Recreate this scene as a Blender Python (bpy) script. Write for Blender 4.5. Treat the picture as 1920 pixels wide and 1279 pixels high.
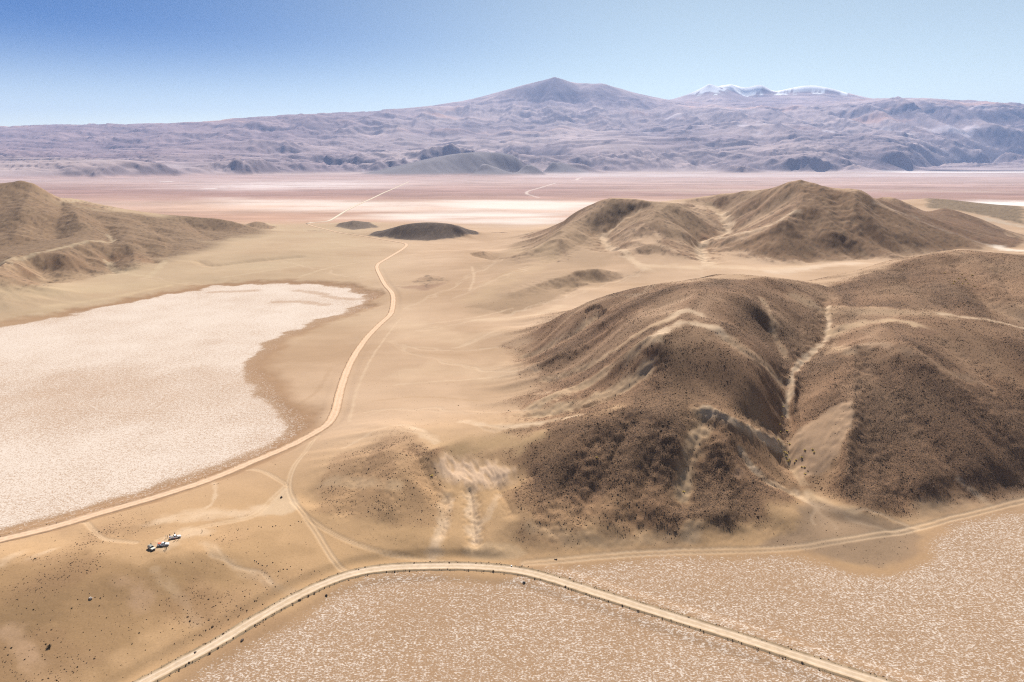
import bpy, bmesh, math, random
import numpy as np
from mathutils import Vector, Matrix

S = bpy.context.scene
for _o in list(bpy.data.objects):
    bpy.data.objects.remove(_o)
R = math.radians
random.seed(7)

# ----------------------------------------------------------------------------
# camera, sky, sun, exposure
# ----------------------------------------------------------------------------
K = 1.18                                       # working units to metres
CAM_H = 165.0
FPX = 1280.0                                   # 24 mm lens, photograph 1920 px wide
PITCH = math.atan((639.5 - 305.0) / FPX)
cam_d = bpy.data.cameras.new('camera')
cam_d.lens = 24.0
cam_d.sensor_width = 36.0
cam_d.clip_start = 1.0
cam_d.clip_end = 300000.0
cam = bpy.data.objects.new('camera', cam_d)
S.collection.objects.link(cam)
cam.location = (0, 0, CAM_H * K)
cam.rotation_euler = (math.pi / 2 - PITCH, 0, 0)
S.camera = cam

SUN_EL = R(41.5)
SUN_AZ = R(4.0)                                # ahead of the camera, a little to the right
world = bpy.data.worlds.new('World')
S.world = world
world.use_nodes = True
wn = world.node_tree.nodes
wl = world.node_tree.links
wn.clear()
w_out = wn.new('ShaderNodeOutputWorld')
w_bg = wn.new('ShaderNodeBackground')
w_sky = wn.new('ShaderNodeTexSky')
w_sky.sky_type = 'NISHITA'
w_sky.sun_disc = False
w_sky.sun_elevation = SUN_EL
w_sky.sun_rotation = SUN_AZ
w_sky.altitude = 3600
w_sky.air_density = 1.0
w_sky.dust_density = 0.15
w_sky.ozone_density = 1.5
w_bg.inputs['Strength'].default_value = 0.11
# a clear high-altitude sky: deepens with height, and more so away from the sun's side
w_tc = wn.new('ShaderNodeTexCoord')
w_sep = wn.new('ShaderNodeSeparateXYZ')
wl.new(w_tc.outputs['Generated'], w_sep.inputs[0])
w_up = wn.new('ShaderNodeMapRange')
w_up.interpolation_type = 'SMOOTHSTEP'
w_up.inputs[1].default_value = 0.02
w_up.inputs[2].default_value = 0.17
wl.new(w_sep.outputs[2], w_up.inputs[0])
w_az = wn.new('ShaderNodeMapRange')
w_az.interpolation_type = 'SMOOTHSTEP'
w_az.inputs[1].default_value = 0.30
w_az.inputs[2].default_value = -0.62
w_az.inputs[3].default_value = 0.12
w_az.inputs[4].default_value = 1.0
wl.new(w_sep.outputs[0], w_az.inputs[0])
w_mul = wn.new('ShaderNodeMath')
w_mul.operation = 'MULTIPLY'
wl.new(w_up.outputs[0], w_mul.inputs[0])
wl.new(w_az.outputs[0], w_mul.inputs[1])
w_mix = wn.new('ShaderNodeMix')
w_mix.data_type = 'RGBA'
w_mix.inputs[6].default_value = (1.12, 0.87, 0.56, 1)
w_mix.inputs[7].default_value = (0.0, 0.165, 0.33, 1)
wl.new(w_mul.outputs[0], w_mix.inputs[0])
w_tint = wn.new('ShaderNodeMix')
w_tint.data_type = 'RGBA'
w_tint.blend_type = 'MULTIPLY'
w_tint.inputs[0].default_value = 1.0
wl.new(w_sky.outputs[0], w_tint.inputs[6])
wl.new(w_mix.outputs[2], w_tint.inputs[7])
wl.new(w_tint.outputs[2], w_bg.inputs['Color'])
wl.new(w_bg.outputs[0], w_out.inputs['Surface'])

sun_d = bpy.data.lights.new('sun', 'SUN')
sun_d.energy = 5.0
sun_d.angle = R(0.53)
sun_d.color = (1.0, 0.95, 0.88)
sun = bpy.data.objects.new('sun', sun_d)
S.collection.objects.link(sun)
_sv = Vector((math.sin(SUN_AZ) * math.cos(SUN_EL), math.cos(SUN_AZ) * math.cos(SUN_EL), math.sin(SUN_EL)))
sun.rotation_euler = _sv.to_track_quat('Z', 'Y').to_euler()
sun.location = (0, 0, 500)

vs = S.view_settings
S.display_settings.display_device = 'sRGB'
vs.view_transform = 'Standard'
vs.look = 'None'
vs.gamma = 1.0
vs.use_curve_mapping = False
vs.exposure = 0.82
S.cycles.max_bounces = 4
S.cycles.diffuse_bounces = 2
S.cycles.volume_bounces = 1
S.cycles.use_denoising = False
S.cycles.filter_width = 1.15
S.cycles.use_adaptive_sampling = False

# ----------------------------------------------------------------------------
# helpers: camera geometry, noise, interpolation
# ----------------------------------------------------------------------------
SP, CP = math.sin(PITCH), math.cos(PITCH)


def ray(px, py):
    cx = (np.asarray(px, float) - 960.0) / FPX
    cy = (639.5 - np.asarray(py, float)) / FPX
    return np.stack([cx, CP + cy * SP, -SP + cy * CP], -1)


def at(px, py, z):
    """world point where the sight line through a photo pixel reaches height z"""
    d = ray(px, py)
    t = (z - CAM_H) / d[..., 2]
    return d * t[..., None] + np.array([0, 0, CAM_H])


def atd(px, py, dist):
    """world point on a sight line at forward distance dist"""
    d = ray(px, py)
    t = np.asarray(dist, float) / d[..., 1]
    return d * t[..., None] + np.array([0, 0, CAM_H])


def _hash(ix, iy, seed):
    h = (ix.astype(np.int64) * 374761393 + iy.astype(np.int64) * 668265263 + seed * 362437) & 0xffffffff
    h = h.astype(np.uint32)
    h ^= h >> np.uint32(13)
    h *= np.uint32(1274126177)
    h ^= h >> np.uint32(16)
    h *= np.uint32(2246822519)
    h ^= h >> np.uint32(15)
    return h


_GA = np.linspace(0, 2 * np.pi, 256, endpoint=False)
_GX = np.cos(_GA).astype(np.float32)
_GY = np.sin(_GA).astype(np.float32)


def perlin(x, y, seed=0):
    fx0, fy0 = np.floor(x), np.floor(y)
    ix, iy = fx0.astype(np.int64), fy0.astype(np.int64)
    fx, fy = (x - fx0).astype(np.float32), (y - fy0).astype(np.float32)

    def g(dx, dy):
        h = _hash(ix + dx, iy + dy, seed) & np.uint32(255)
        return _GX[h] * (fx - dx) + _GY[h] * (fy - dy)
    u = fx * fx * fx * (fx * (fx * 6 - 15) + 10)
    v = fy * fy * fy * (fy * (fy * 6 - 15) + 10)
    a = g(0, 0)
    a = a + u * (g(1, 0) - a)
    b = g(0, 1)
    b = b + u * (g(1, 1) - b)
    return 1.5 * (a + v * (b - a))


def fbm(x, y, freq, octs=4, seed=0, gain=0.5):
    s, a, n = 0, 1.0, 0.0
    for k in range(octs):
        s = s + a * perlin(x * freq, y * freq, seed + 17 * k)
        n += a
        a *= gain
        freq *= 2.03
    return s / n


def sstep(a, b, x):
    t = np.clip((x - a) / (b - a), 0, 1)
    return t * t * (3 - 2 * t)


def erosion_oct(px, py, dx, dy, seed):
    """gullies running down the slope: cosine stripes, blended over a jittered lattice"""
    ix, iy = np.floor(px), np.floor(py)
    fx, fy = (px - ix).astype(np.float32), (py - iy).astype(np.float32)
    ixi, iyi = ix.astype(np.int64), iy.astype(np.int64)
    c = np.zeros_like(fx)
    s = np.zeros_like(fx)
    wt = np.zeros_like(fx)
    for i in (-1, 0, 1, 2):
        for j in (-1, 0, 1, 2):
            h = _hash(ixi + i, iyi + j, seed)
            hx = (h & np.uint32(1023)).astype(np.float32) / 1023 * 0.5
            hy = ((h >> np.uint32(10)) & np.uint32(1023)).astype(np.float32) / 1023 * 0.5
            qx, qy = fx - i - hx + 0.25, fy - j - hy + 0.25
            w = np.exp(-2.0 * (qx * qx + qy * qy))
            ph = (qx * dx + qy * dy) * np.float32(2 * np.pi)
            c += w * np.cos(ph)
            s += w * np.sin(ph)
            wt += w
    return c / wt, s / wt


def erode(x, y, gx, gy, cell, octs, seed, strength=1.0, branch=0.8, gain=0.45, soft=0.12):
    g = np.sqrt(gx * gx + gy * gy) + 1e-6
    k = g / (g + soft) * strength
    dx, dy = (-gy / g * k).astype(np.float32), (gx / g * k).astype(np.float32)
    h = np.zeros_like(dx)
    ax = np.zeros_like(dx)
    ay = np.zeros_like(dx)
    f, a = 1.0 / cell, 1.0
    for o in range(octs):
        ex, ey = dx + branch * ay * -1.0, dy + branch * ax
        c, s = erosion_oct(x * f, y * f, ex, ey, seed + o * 31)
        h += a * c
        ax += -a * s * ex * 0.6
        ay += -a * s * ey * 0.6
        a *= gain
        f *= 2.0
    return h


def rbf_fit(P, c, nug):
    xy, z = P[:, :2], P[:, 2]
    n = len(z)
    d = np.sqrt(((xy[:, None] - xy[None]) ** 2).sum(-1) + c * c)
    A = np.zeros((n + 1, n + 1))
    A[:n, :n] = d - nug * np.eye(n)
    A[:n, n] = A[n, :n] = 1
    b = np.zeros(n + 1)
    b[:n] = z
    return np.linalg.solve(A, b)


def rbf_eval(P, c, wts, x, y):
    xy = P[:, :2].astype(np.float32)
    w = wts[:-1].astype(np.float32)
    out = np.empty(x.size, np.float32)
    xf, yf = x.ravel().astype(np.float32), y.ravel().astype(np.float32)
    for k in range(0, x.size, 20000):
        dx = xf[k:k + 20000, None] - xy[None, :, 0]
        dy = yf[k:k + 20000, None] - xy[None, :, 1]
        out[k:k + 20000] = np.sqrt(dx * dx + dy * dy + np.float32(c * c)) @ w + np.float32(wts[-1])
    return out.reshape(x.shape)


def resample(P, stepf):
    """points along a 3-D polyline, spacing stepf(distance)"""
    out = [P[0]]
    for a, b in zip(P[:-1], P[1:]):
        L = np.linalg.norm((b - a)[:2])
        st = stepf(np.linalg.norm(a[:2]))
        n = max(1, int(round(L / st)))
        for k in range(1, n + 1):
            out.append(a + (b - a) * k / n)
    return np.array(out)


def thin(P, mind):
    keep = []
    for p in P:
        r = math.hypot(p[0], p[1])
        m = mind(r)
        if all((p[0] - q[0]) ** 2 + (p[1] - q[1]) ** 2 > m * m for q in keep[-400:]):
            keep.append(p)
    return np.array(keep)


def crm(t):
    """Catmull-Rom weights"""
    t2, t3 = t * t, t * t * t
    return (-0.5 * t3 + t2 - 0.5 * t, 1.5 * t3 - 2.5 * t2 + 1, -1.5 * t3 + 2 * t2 + 0.5 * t, 0.5 * t3 - 0.5 * t2)


def upsample(A, pos, axis):
    n = A.shape[axis]
    i = np.clip(np.floor(pos).astype(int), 0, n - 2)
    t = pos - i
    out = 0
    for w, k in zip(crm(t), (-1, 0, 1, 2)):
        sl = np.take(A, np.clip(i + k, 0, n - 1), axis=axis)
        sh = [1, 1]
        sh[axis] = -1
        out = out + sl * w.reshape(sh)
    return out


# ----------------------------------------------------------------------------
# topography of the near country (photo lines with heights in metres)
# ----------------------------------------------------------------------------
NEAR = []          # polylines [(px, py, z), ...]


def N(*pts):
    NEAR.append(at([p[0] for p in pts], [p[1] for p in pts], np.array([float(p[2]) for p in pts])))


def ND(*pts):       # (px, py, forward distance)
    NEAR.append(atd([p[0] for p in pts], [p[1] for p in pts], [p[2] for p in pts]))


def NW(*pts):       # single world points x, y, z
    for p in pts:
        NEAR.append(np.array([p], float))


# --- big hill on the right: foot, front face, crest, back
N((1000, 1035, 3), (1150, 1030, 3), (1300, 1020, 3), (1450, 1016, 3), (1600, 1000, 3), (1700, 972, 3), (1850, 938, 3), (1990, 905, 3))
N((960, 1010, 5), (1050, 1000, 6.5), (1180, 992, 7), (1300, 985, 7), (1400, 985, 6))
N((980, 930, 12), (1080, 920, 14.5), (1200, 910, 16.5), (1300, 900, 16.5), (1370, 905, 14.5), (1430, 915, 11), (1490, 925, 7))
N((1010, 860, 20), (1100, 850, 26), (1200, 835, 28), (1300, 815, 31), (1370, 800, 32), (1430, 830, 22))
N((1150, 768, 36), (1200, 740, 39), (1300, 715, 46), (1400, 720, 45), (1440, 750, 35))
N((1220, 640, 60), (1290, 607, 67), (1350, 622, 65), (1410, 660, 57), (1450, 690, 46))
N((1200, 590, 64), (1300, 560, 74), (1400, 555, 74), (1450, 590, 64))
N((1080, 580, 46), (1130, 560, 56), (1180, 546, 64), (1240, 533, 70), (1300, 524, 74), (1380, 518, 77), (1430, 519, 76), (1480, 525, 72), (1530, 536, 64))
# left flank of it, down to the pediment
N((1060, 610, 37), (1100, 640, 35), (1100, 700, 31), (1130, 735, 34))
N((1000, 640, 16), (1010, 680, 18), (1000, 720, 17), (1050, 745, 25))
N((950, 655, 9), (930, 690, 9), (930, 730, 11), (900, 765, 12), (980, 765, 17))
# low spur running left from it, and its front slope
N((1150, 762, 37), (1080, 778, 30), (1000, 792, 23), (920, 806, 19), (850, 812, 17.5), (790, 812, 16.5), (720, 828, 14), (660, 850, 11), (600, 880, 7))
N((760, 860, 17), (800, 860, 17), (830, 880, 12), (850, 900, 10), (880, 940, 7.5))
N((700, 880, 14), (740, 900, 14.5), (790, 915, 12.5))
N((640, 930, 8), (720, 945, 9.5), (800, 960, 7.5), (860, 990, 5))
N((600, 985, 4), (700, 1010, 4), (800, 1020, 4), (860, 1020, 4), (960, 1040, 3))
N((880, 850, 15), (940, 860, 15), (980, 880, 15))
N((820, 775, 9.5), (760, 780, 9), (700, 790, 7), (650, 810, 5))
# main drainage
N((1540, 585, 57), (1552, 632, 48), (1520, 665, 44), (1483, 692, 40), (1478, 740, 31), (1468, 800, 23), (1468, 835, 17), (1485, 880, 10), (1505, 925, 5), (1560, 975, 3))
N((1440, 575, 68), (1446, 615, 57), (1452, 645, 50), (1474, 682, 41.5))
N((1492, 605, 56), (1500, 652, 47))
# dome and pyramid spur east of the drainage
N((1590, 600, 54), (1640, 626, 55), (1600, 660, 48), (1598, 700, 42), (1600, 755, 33), (1592, 810, 24.5), (1585, 865, 16), (1575, 905, 10.5), (1570, 940, 6))
N((1540, 780, 27), (1520, 840, 17), (1535, 890, 10))
N((1540, 700, 40), (1520, 740, 33))
N((1690, 665, 50), (1720, 740, 36), (1730, 830, 21), (1710, 900, 12), (1680, 950, 5.5))
N((1650, 850, 18), (1640, 910, 9.5))
N((1760, 640, 53), (1810, 740, 35), (1850, 830, 19.5), (1850, 900, 8.5))
N((1900, 640, 50), (1930, 740, 33), (1950, 830, 17), (1960, 890, 6))
N((2100, 640, 48), (2150, 750, 28), (2150, 850, 6), (2400, 800, 4))
# right-hand hill beyond the saddle
N((1545, 538, 62), (1600, 580, 59), (1680, 580, 61), (1760, 584, 60), (1830, 596, 57), (1920, 612, 53), (2100, 640, 45))
N((1540, 522, 58), (1600, 508, 64), (1650, 492, 71), (1700, 482, 77), (1760, 474, 82), (1810, 469, 85), (1860, 472, 85), (1920, 476, 84), (2050, 480, 80))
N((1650, 530, 66), (1740, 540, 68), (1820, 545, 68), (1920, 560, 66))
N((1700, 505, 73), (1800, 500, 78), (1920, 510, 77))
# back slopes and the valley behind the big hill
N((1050, 545, 14), (1130, 525, 17), (1200, 512, 21), (1300, 503, 24), (1400, 508, 24), (1470, 515, 23), (1540, 505, 25), (1600, 492, 26))
N((1000, 590, 11), (1040, 570, 12))
NW((300, 690, 40), (230, 700, 34), (160, 690, 28), (390, 700, 42), (480, 760, 40), (560, 800, 42))
NW((300, 800, 26), (420, 850, 27), (560, 930, 30), (700, 950, 34))
# --- middle hill
N((960, 498, 14), (1000, 484, 21), (1060, 500, 22), (1130, 505, 23), (1210, 503, 24), (1330, 492, 25), (1450, 497, 22), (1550, 492, 24), (1650, 484, 27), (1760, 470, 29), (1870, 466, 30), (1960, 470, 34))
ND((985, 446, 1420), (1040, 428, 1390), (1080, 399, 1360), (1140, 373, 1330), (1200, 377, 1300), (1250, 379, 1400), (1300, 371, 1470), (1350, 364, 1470), (1440, 354, 1390), (1470, 347, 1290), (1500, 344, 1280), (1540, 351, 1270), (1600, 361, 1250), (1625, 366, 1240), (1650, 382, 1225), (1700, 409, 1190), (1760, 432, 1170), (1820, 450, 1150), (1870, 463, 1130))
ND((1500, 350, 1270), (1505, 385, 1185), (1490, 405, 1140), (1475, 425, 1095), (1440, 432, 1110), (1390, 447, 1120), (1350, 464, 1120))
ND((1600, 410, 1130), (1570, 440, 1080), (1540, 470, 1040))
ND((1520, 420, 1120), (1500, 460, 1045), (1460, 480, 1020))
ND((1440, 460, 1050), (1400, 475, 1050))
ND((1700, 440, 1110), (1660, 462, 1070))
ND((1350, 385, 1400), (1355, 400, 1330), (1372, 430, 1240), (1310, 455, 1180), (1320, 480, 1040))
ND((1420, 385, 1290), (1390, 410, 1260), (1440, 400, 1220))
ND((1280, 385, 1300), (1250, 392, 1260), (1230, 402, 1220), (1200, 430, 1140), (1260, 432, 1140), (1330, 445, 1170))
ND((1210, 462, 1050), (1160, 470, 1050), (1250, 475, 1030))
ND((1190, 395, 1280), (1150, 420, 1250), (1132, 440, 1210), (1140, 470, 1090))
ND((1130, 395, 1290), (1090, 415, 1270), (1060, 427, 1240), (1050, 450, 1110), (1090, 455, 1130))
ND((1075, 405, 1340), (1030, 440, 1330), (990, 458, 1300), (940, 468, 1290))
ND((1060, 427, 1240), (1020, 455, 1220), (970, 478, 1180), (920, 490, 1150))
ND((1500, 365, 1620), (1300, 392, 1800), (1650, 385, 1420))
NW((100, 1750, 6), (300, 1800, 10), (500, 1700, 22), (700, 1600, 30))
# --- hills on the right horizon
ND((1640, 378, 1600), (1660, 369, 1600), (1690, 377, 1580), (1720, 395, 1540))
ND((1740, 398, 1500), (1765, 391, 1490), (1800, 397, 1470), (1840, 412, 1430), (1880, 432, 1390), (1915, 452, 1350), (1990, 470, 1320))
ND((1690, 380, 2300), (1735, 372, 2250), (1770, 370, 2200), (1810, 377, 2150), (1850, 382, 2100), (1920, 387, 2050), (2050, 392, 2000))
ND((1800, 425, 1560), (1870, 420, 1700), (1920, 440, 1500), (1960, 445, 1450))
# --- mounds
N((690, 442, 5), (740, 447, 5), (800, 451, 5), (850, 447, 6), (898, 438, 7))
ND((705, 436, 1530), (740, 427, 1545), (765, 421, 1550), (800, 418, 1555), (830, 419, 1560), (858, 424, 1550), (880, 432, 1540))
NW((-290, 1700, 3), (-180, 1690, 3), (-90, 1670, 4))
N((625, 424, 4), (660, 431, 3), (712, 424, 3))
ND((640, 420, 1830), (662, 412.5, 1830), (685, 419, 1830))
NW((-480, 1960, 1), (-400, 1960, 1))
N((455, 423, 7), (485, 430, 6), (520, 425, 4))
ND((463, 419, 1770), (478, 413, 1770), (497, 421, 1770))
NW((-720, 1900, 1), (-640, 1900, 1))
# --- hill on the left
ND((-200, 370, 1480), (-60, 350, 1500), (0, 344, 1500), (40, 342, 1500), (70, 360, 1490), (130, 382, 1490), (200, 397, 1500), (300, 405, 1550), (400, 410, 1600), (440, 418, 1600), (490, 433, 1600))
N((-100, 395, 78), (60, 400, 72), (110, 400, 70))
N((60, 430, 48), (130, 425, 50), (200, 430, 44), (280, 432, 34), (350, 436, 24))
N((-60, 515, 34), (0, 497, 34), (60, 478, 35), (110, 466, 37), (160, 456, 38), (220, 450, 36), (260, 457, 28))
N((-60, 470, 30), (0, 470, 30), (60, 460, 33), (110, 447, 37))
N((60, 500, 23), (100, 510, 13), (130, 485, 27), (180, 480, 25), (200, 500, 13))
N((-60, 535, 8), (20, 535, 7), (150, 530, 6.5), (260, 525, 6), (340, 515, 6), (420, 515, 5), (520, 505, 5), (640, 490, 5))
N((245, 478, 21), (250, 495, 14), (215, 485, 13))
N((300, 455, 24), (330, 470, 16), (290, 480, 12), (370, 470, 12))
N((380, 492, 9), (420, 482, 11), (480, 477, 12), (560, 471, 12), (640, 458, 9), (680, 450, 6))
N((400, 500, 6), (480, 490, 7), (560, 486, 6.5))
N((420, 450, 12), (500, 452, 8), (560, 446, 7), (600, 440, 5))
NW((-1500, 1400, 90), (-1300, 1000, 30), (-1500, 700, 10), (-1000, 1900, 6), (-1500, 2000, 20))
# --- plain along the road and far edge of the desert pavement
N((-100, 600, 1), (0, 605, 1), (100, 586, 1), (200, 568, 1), (300, 549, 1), (400, 530, 1.2), (550, 524, 2), (640, 530, 2.5), (700, 545, 3))
N((600, 812, 2.5), (633, 755, 3), (652, 690, 3), (690, 630, 3.2), (737, 575, 4), (712, 515, 4.5), (720, 488, 5), (764, 459, 6), (700, 446, 5), (640, 437, 4), (578, 420, 2.5))
N((800, 700, 6.5), (800, 640, 6.5), (860, 620, 7.5), (850, 560, 9), (800, 520, 9), (870, 500, 14), (900, 470, 15))
N((780, 528, 8), (810, 520, 11), (840, 525, 9.5))
N((1120, 508, 26), (1060, 520, 22), (1010, 535, 19), (965, 551, 15.5), (920, 566, 11.5), (880, 579, 9))
N((1080, 540, 17), (1050, 560, 14), (1000, 580, 11), (940, 590, 9))
N((900, 520, 14), (950, 510, 18), (1000, 510, 20), (1060, 505, 22))
N((560, 700, 1.2), (520, 760, 1), (590, 770, 1.5), (540, 660, 1))
N((560, 412, 1), (620, 410, 0.5), (720, 412, 0), (900, 430, 3), (960, 438, 4), (1000, 430, 2))
N((400, 432, 18), (470, 445, 9))
# --- knoll with the trucks
N((-200, 1065, 3), (0, 1016, 3), (100, 990, 3), (300, 934, 3), (480, 868, 2.5), (590, 815, 2.5))
N((-100, 1080, 9), (60, 1040, 9), (160, 1020, 9), (250, 1015, 10), (310, 1018, 10.5), (380, 1000, 8.5), (440, 985, 6), (520, 950, 4), (560, 930, 4))
N((-100, 1150, 9.5), (60, 1110, 10), (200, 1075, 10.5), (330, 1050, 9.5), (400, 1040, 7.5), (480, 1050, 4.5))
N((-150, 1230, 7), (0, 1190, 7), (100, 1180, 6), (200, 1150, 6), (300, 1120, 5.5), (400, 1095, 4.5))
N((-100, 1330, 3.5), (50, 1279, 3), (150, 1270, 2.5), (280, 1220, 2.5), (400, 1160, 2.5), (500, 1110, 2.5), (580, 1070, 2.5))
N((430, 925, 5.5), (330, 960, 6), (220, 985, 5.5))
N((265, 1279, 1.6), (400, 1210, 1.6), (560, 1115, 1.8), (670, 1073, 2), (850, 1061, 2), (1000, 1078, 1.4), (1200, 1141, 0.8), (1640, 1279, 0.8))
# --- outside the picture and the far plain
NW((-300, 100, 2), (0, 60, 1), (300, 80, 0), (-300, -300, 4), (300, -300, 2), (0, -900, 6), (900, 300, 3), (1500, 700, 12), (1400, 0, 10), (-1200, 200, 6))
NW((1600, 1300, 40), (1900, 1800, 40), (-2200, 1200, 40))
for _a in np.arange(-60, 61, 6):
    for _r in (2700, 3300, 4300):
        if _r < 3000 and 33 < _a < 60:
            continue
        NW((_r * math.sin(R(_a)), _r * math.cos(R(_a)), 0))
NW((-300, 2200, 0), (0, 2150, 0), (300, 2250, 0), (600, 2300, 0), (-800, 2300, 0), (-1200, 2500, 0))

nstep = lambda r: 0.028 * max(r, 250)
CP_NEAR = np.concatenate([resample(p, nstep) for p in NEAR])
CP_NEAR = thin(CP_NEAR, lambda r: 0.010 * max(r, 250))
C_NEAR = 10.0
W_NEAR = rbf_fit(CP_NEAR, C_NEAR, 0.6)

# ----------------------------------------------------------------------------
# topography of the far ranges (photo lines with distances in km)
# ----------------------------------------------------------------------------
FAR = []


def F(*pts):
    FAR.append(atd([p[0] for p in pts], [p[1] for p in pts], [p[2] * 1000.0 for p in pts]))


def FZ(*pts):
    FAR.append(at([p[0] for p in pts], [p[1] for p in pts], np.array([float(p[2]) for p in pts])))


# shoreline of the great salt plain
FZ((-300, 338, 0), (0, 336, 0), (120, 334, 0), (215, 333, 0), (300, 331, 0), (420, 328.5, 0), (540, 326, 0), (620, 325.5, 0))
FZ((640, 325, 0), (680, 324.5, 0))
FZ((1110, 323.2, 0), (1250, 323, 0), (1400, 323, 0), (1550, 322.5, 0), (1700, 321.5, 0), (1780, 319.5, 0), (1920, 318, 0), (2100, 317, 0))
for _y in (324.6, 326.5, 329):
    FZ(*[(_x, _y, 0) for _x in range(1130, 2100, 60)])
for _y in (329, 333, 338):
    FZ((380, _y, 0), (480, _y, 0), (580, _y, 0), (660, _y, 0))
FZ((-100, 341, 0), (100, 341, 0), (250, 338, 0))
FZ((600, 323.8, 0), (660, 323.2, 0))
# grey dune hill standing in the plain
FZ((680, 333.5, 0), (760, 334.5, 0), (900, 333, 0), (1050, 328, 0))
FZ((695, 331, 0), (760, 331.5, 0), (830, 331, 0), (900, 329.5, 0), (1000, 326.5, 0), (1070, 324, 0), (1098, 322.8, 0))
F((740, 322, 8.9), (800, 305, 9.4), (850, 293, 9.8), (872, 288.5, 9.9), (940, 290.5, 10.2), (1000, 296, 10.5), (1050, 306, 10.9), (1085, 317, 11.4))
F((860, 302, 11.2), (960, 302, 11.6))
F((810, 327, 8.5), (850, 320, 8.75), (885, 326, 8.7))
F((905, 305, 9.1), (930, 318, 8.9))
F((990, 308, 9.5), (1010, 318, 9.4))
FZ((720, 326, 0), (800, 323, 0), (860, 322, 0), (1000, 320.8, 0))
# foothills, left to right
F((-200, 318, 8), (0, 315, 8.2), (60, 314, 8.2), (120, 322, 8), (180, 325, 7.9), (222, 318, 8.3), (260, 313, 8.6), (330, 317, 9), (400, 317, 9.4), (480, 311, 10.2), (520, 303, 11.2), (600, 302, 11.8), (680, 304, 12), (760, 302, 12))
F((0, 303, 9.5), (100, 301, 9.5), (200, 303, 9.7), (300, 307, 10.2), (400, 302, 11.2), (480, 300, 12.2), (640, 293, 13), (800, 294, 13.2), (900, 292, 13.6), (1050, 296, 13.4))
F((0, 292, 11.5), (100, 297, 12), (230, 292, 12), (300, 293, 12.5), (350, 281, 13), (400, 279, 13.4), (470, 284, 13.6), (540, 282, 14), (590, 282, 14), (700, 281, 15), (850, 276, 15.5), (1000, 276, 15.5), (1150, 282, 14), (1300, 272, 15))
F((385, 275, 13.8), (450, 267, 14.2), (540, 265, 14.4), (565, 275, 14.6))
F((-200, 262, 15), (0, 263, 15), (100, 263, 15.5), (190, 262, 15.5), (240, 275, 14.8), (300, 258, 16), (400, 250, 16.5), (480, 262, 16), (560, 262, 16), (640, 262, 16.3), (760, 256, 17))
F((-300, 240, 18), (-100, 238, 18), (0, 238, 18), (70, 236.5, 18), (150, 236.5, 18), (200, 240, 18), (218, 236.5, 18), (250, 239, 18), (285, 239, 18), (300, 237, 18), (340, 238, 18), (400, 238.5, 18), (420, 232, 18), (470, 229, 18), (560, 231, 18), (640, 228, 18.5), (690, 226, 19), (720, 220, 20), (780, 210, 21.5), (860, 201, 23))
F((470, 238, 17.6), (560, 241, 17.6), (640, 240, 17.8), (700, 240, 18))
F((245, 262, 16), (235, 250, 16.8))
F((1120, 320, 12.4), (1160, 306, 13), (1200, 293, 13.8), (1260, 287, 14.2), (1310, 286, 14.4), (1350, 275, 15.2), (1400, 265, 15.8), (1420, 264, 15.9), (1440, 275, 15.2))
F((1360, 318, 11.7), (1390, 310, 11.6), (1420, 318, 11.6))
F((1450, 295, 13.6), (1480, 282, 14.2), (1530, 268, 14.9), (1560, 266, 15.1), (1590, 271, 15), (1620, 288, 14.2), (1640, 298, 13.8))
F((1480, 302, 13), (1520, 306, 12.8), (1560, 300, 13.2))
F((1580, 288, 13.9), (1600, 310, 12.6))
F((1660, 284, 14.2), (1690, 283, 14.2), (1710, 298, 14.2), (1740, 271, 16.8), (1770, 265, 17.2), (1800, 269, 17.2), (1850, 284, 16.6), (1920, 297, 15.8), (2050, 300, 16))
F((1720, 311, 13.9), (1790, 305, 15.2), (1850, 308, 15), (1920, 309, 14.9))
F((900, 252, 18), (1000, 238, 19.5), (1100, 244, 19), (1200, 243, 19), (1300, 238, 19.5), (1380, 246, 17.4), (1410, 234, 17.6), (1465, 231, 17.7), (1490, 242, 17.4), (1550, 243, 18.5), (1650, 256, 17), (1750, 245, 18.8), (1850, 248, 18.8), (1950, 252, 18.8))
F((860, 216, 22), (1000, 206, 22.5), (1150, 202, 23), (1250, 198, 24), (1350, 207, 22), (1500, 207, 22), (1600, 206, 21))
# the volcano
F((880, 196, 24), (900, 191, 24.2), (930, 181, 24.5), (965, 165, 25), (1010, 154, 25.2), (1028, 149, 25.3), (1043, 144.5, 25.3), (1058, 151, 25.3), (1078, 158, 25.2), (1090, 161, 25.2), (1100, 159, 25.3), (1132, 156, 25.3), (1160, 167, 25.2), (1200, 179, 25), (1240, 187, 25), (1275, 189.5, 25.3))
F((1050, 175, 24.3), (1075, 190, 23.9))
F((980, 185, 24), (1110, 185, 24))
# the snowy peaks
F((1280, 188, 28), (1300, 179, 28.3), (1330, 157.5, 28.7), (1350, 163, 28.9), (1370, 159, 28.9), (1398, 186, 28.6), (1425, 160, 29), (1450, 178, 28.9), (1480, 169, 29), (1508, 152, 29.3), (1530, 160, 29.3), (1560, 173, 29), (1582, 181, 28.6))
F((1290, 195, 26), (1400, 193, 26), (1500, 193, 26), (1580, 192, 26))
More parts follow.
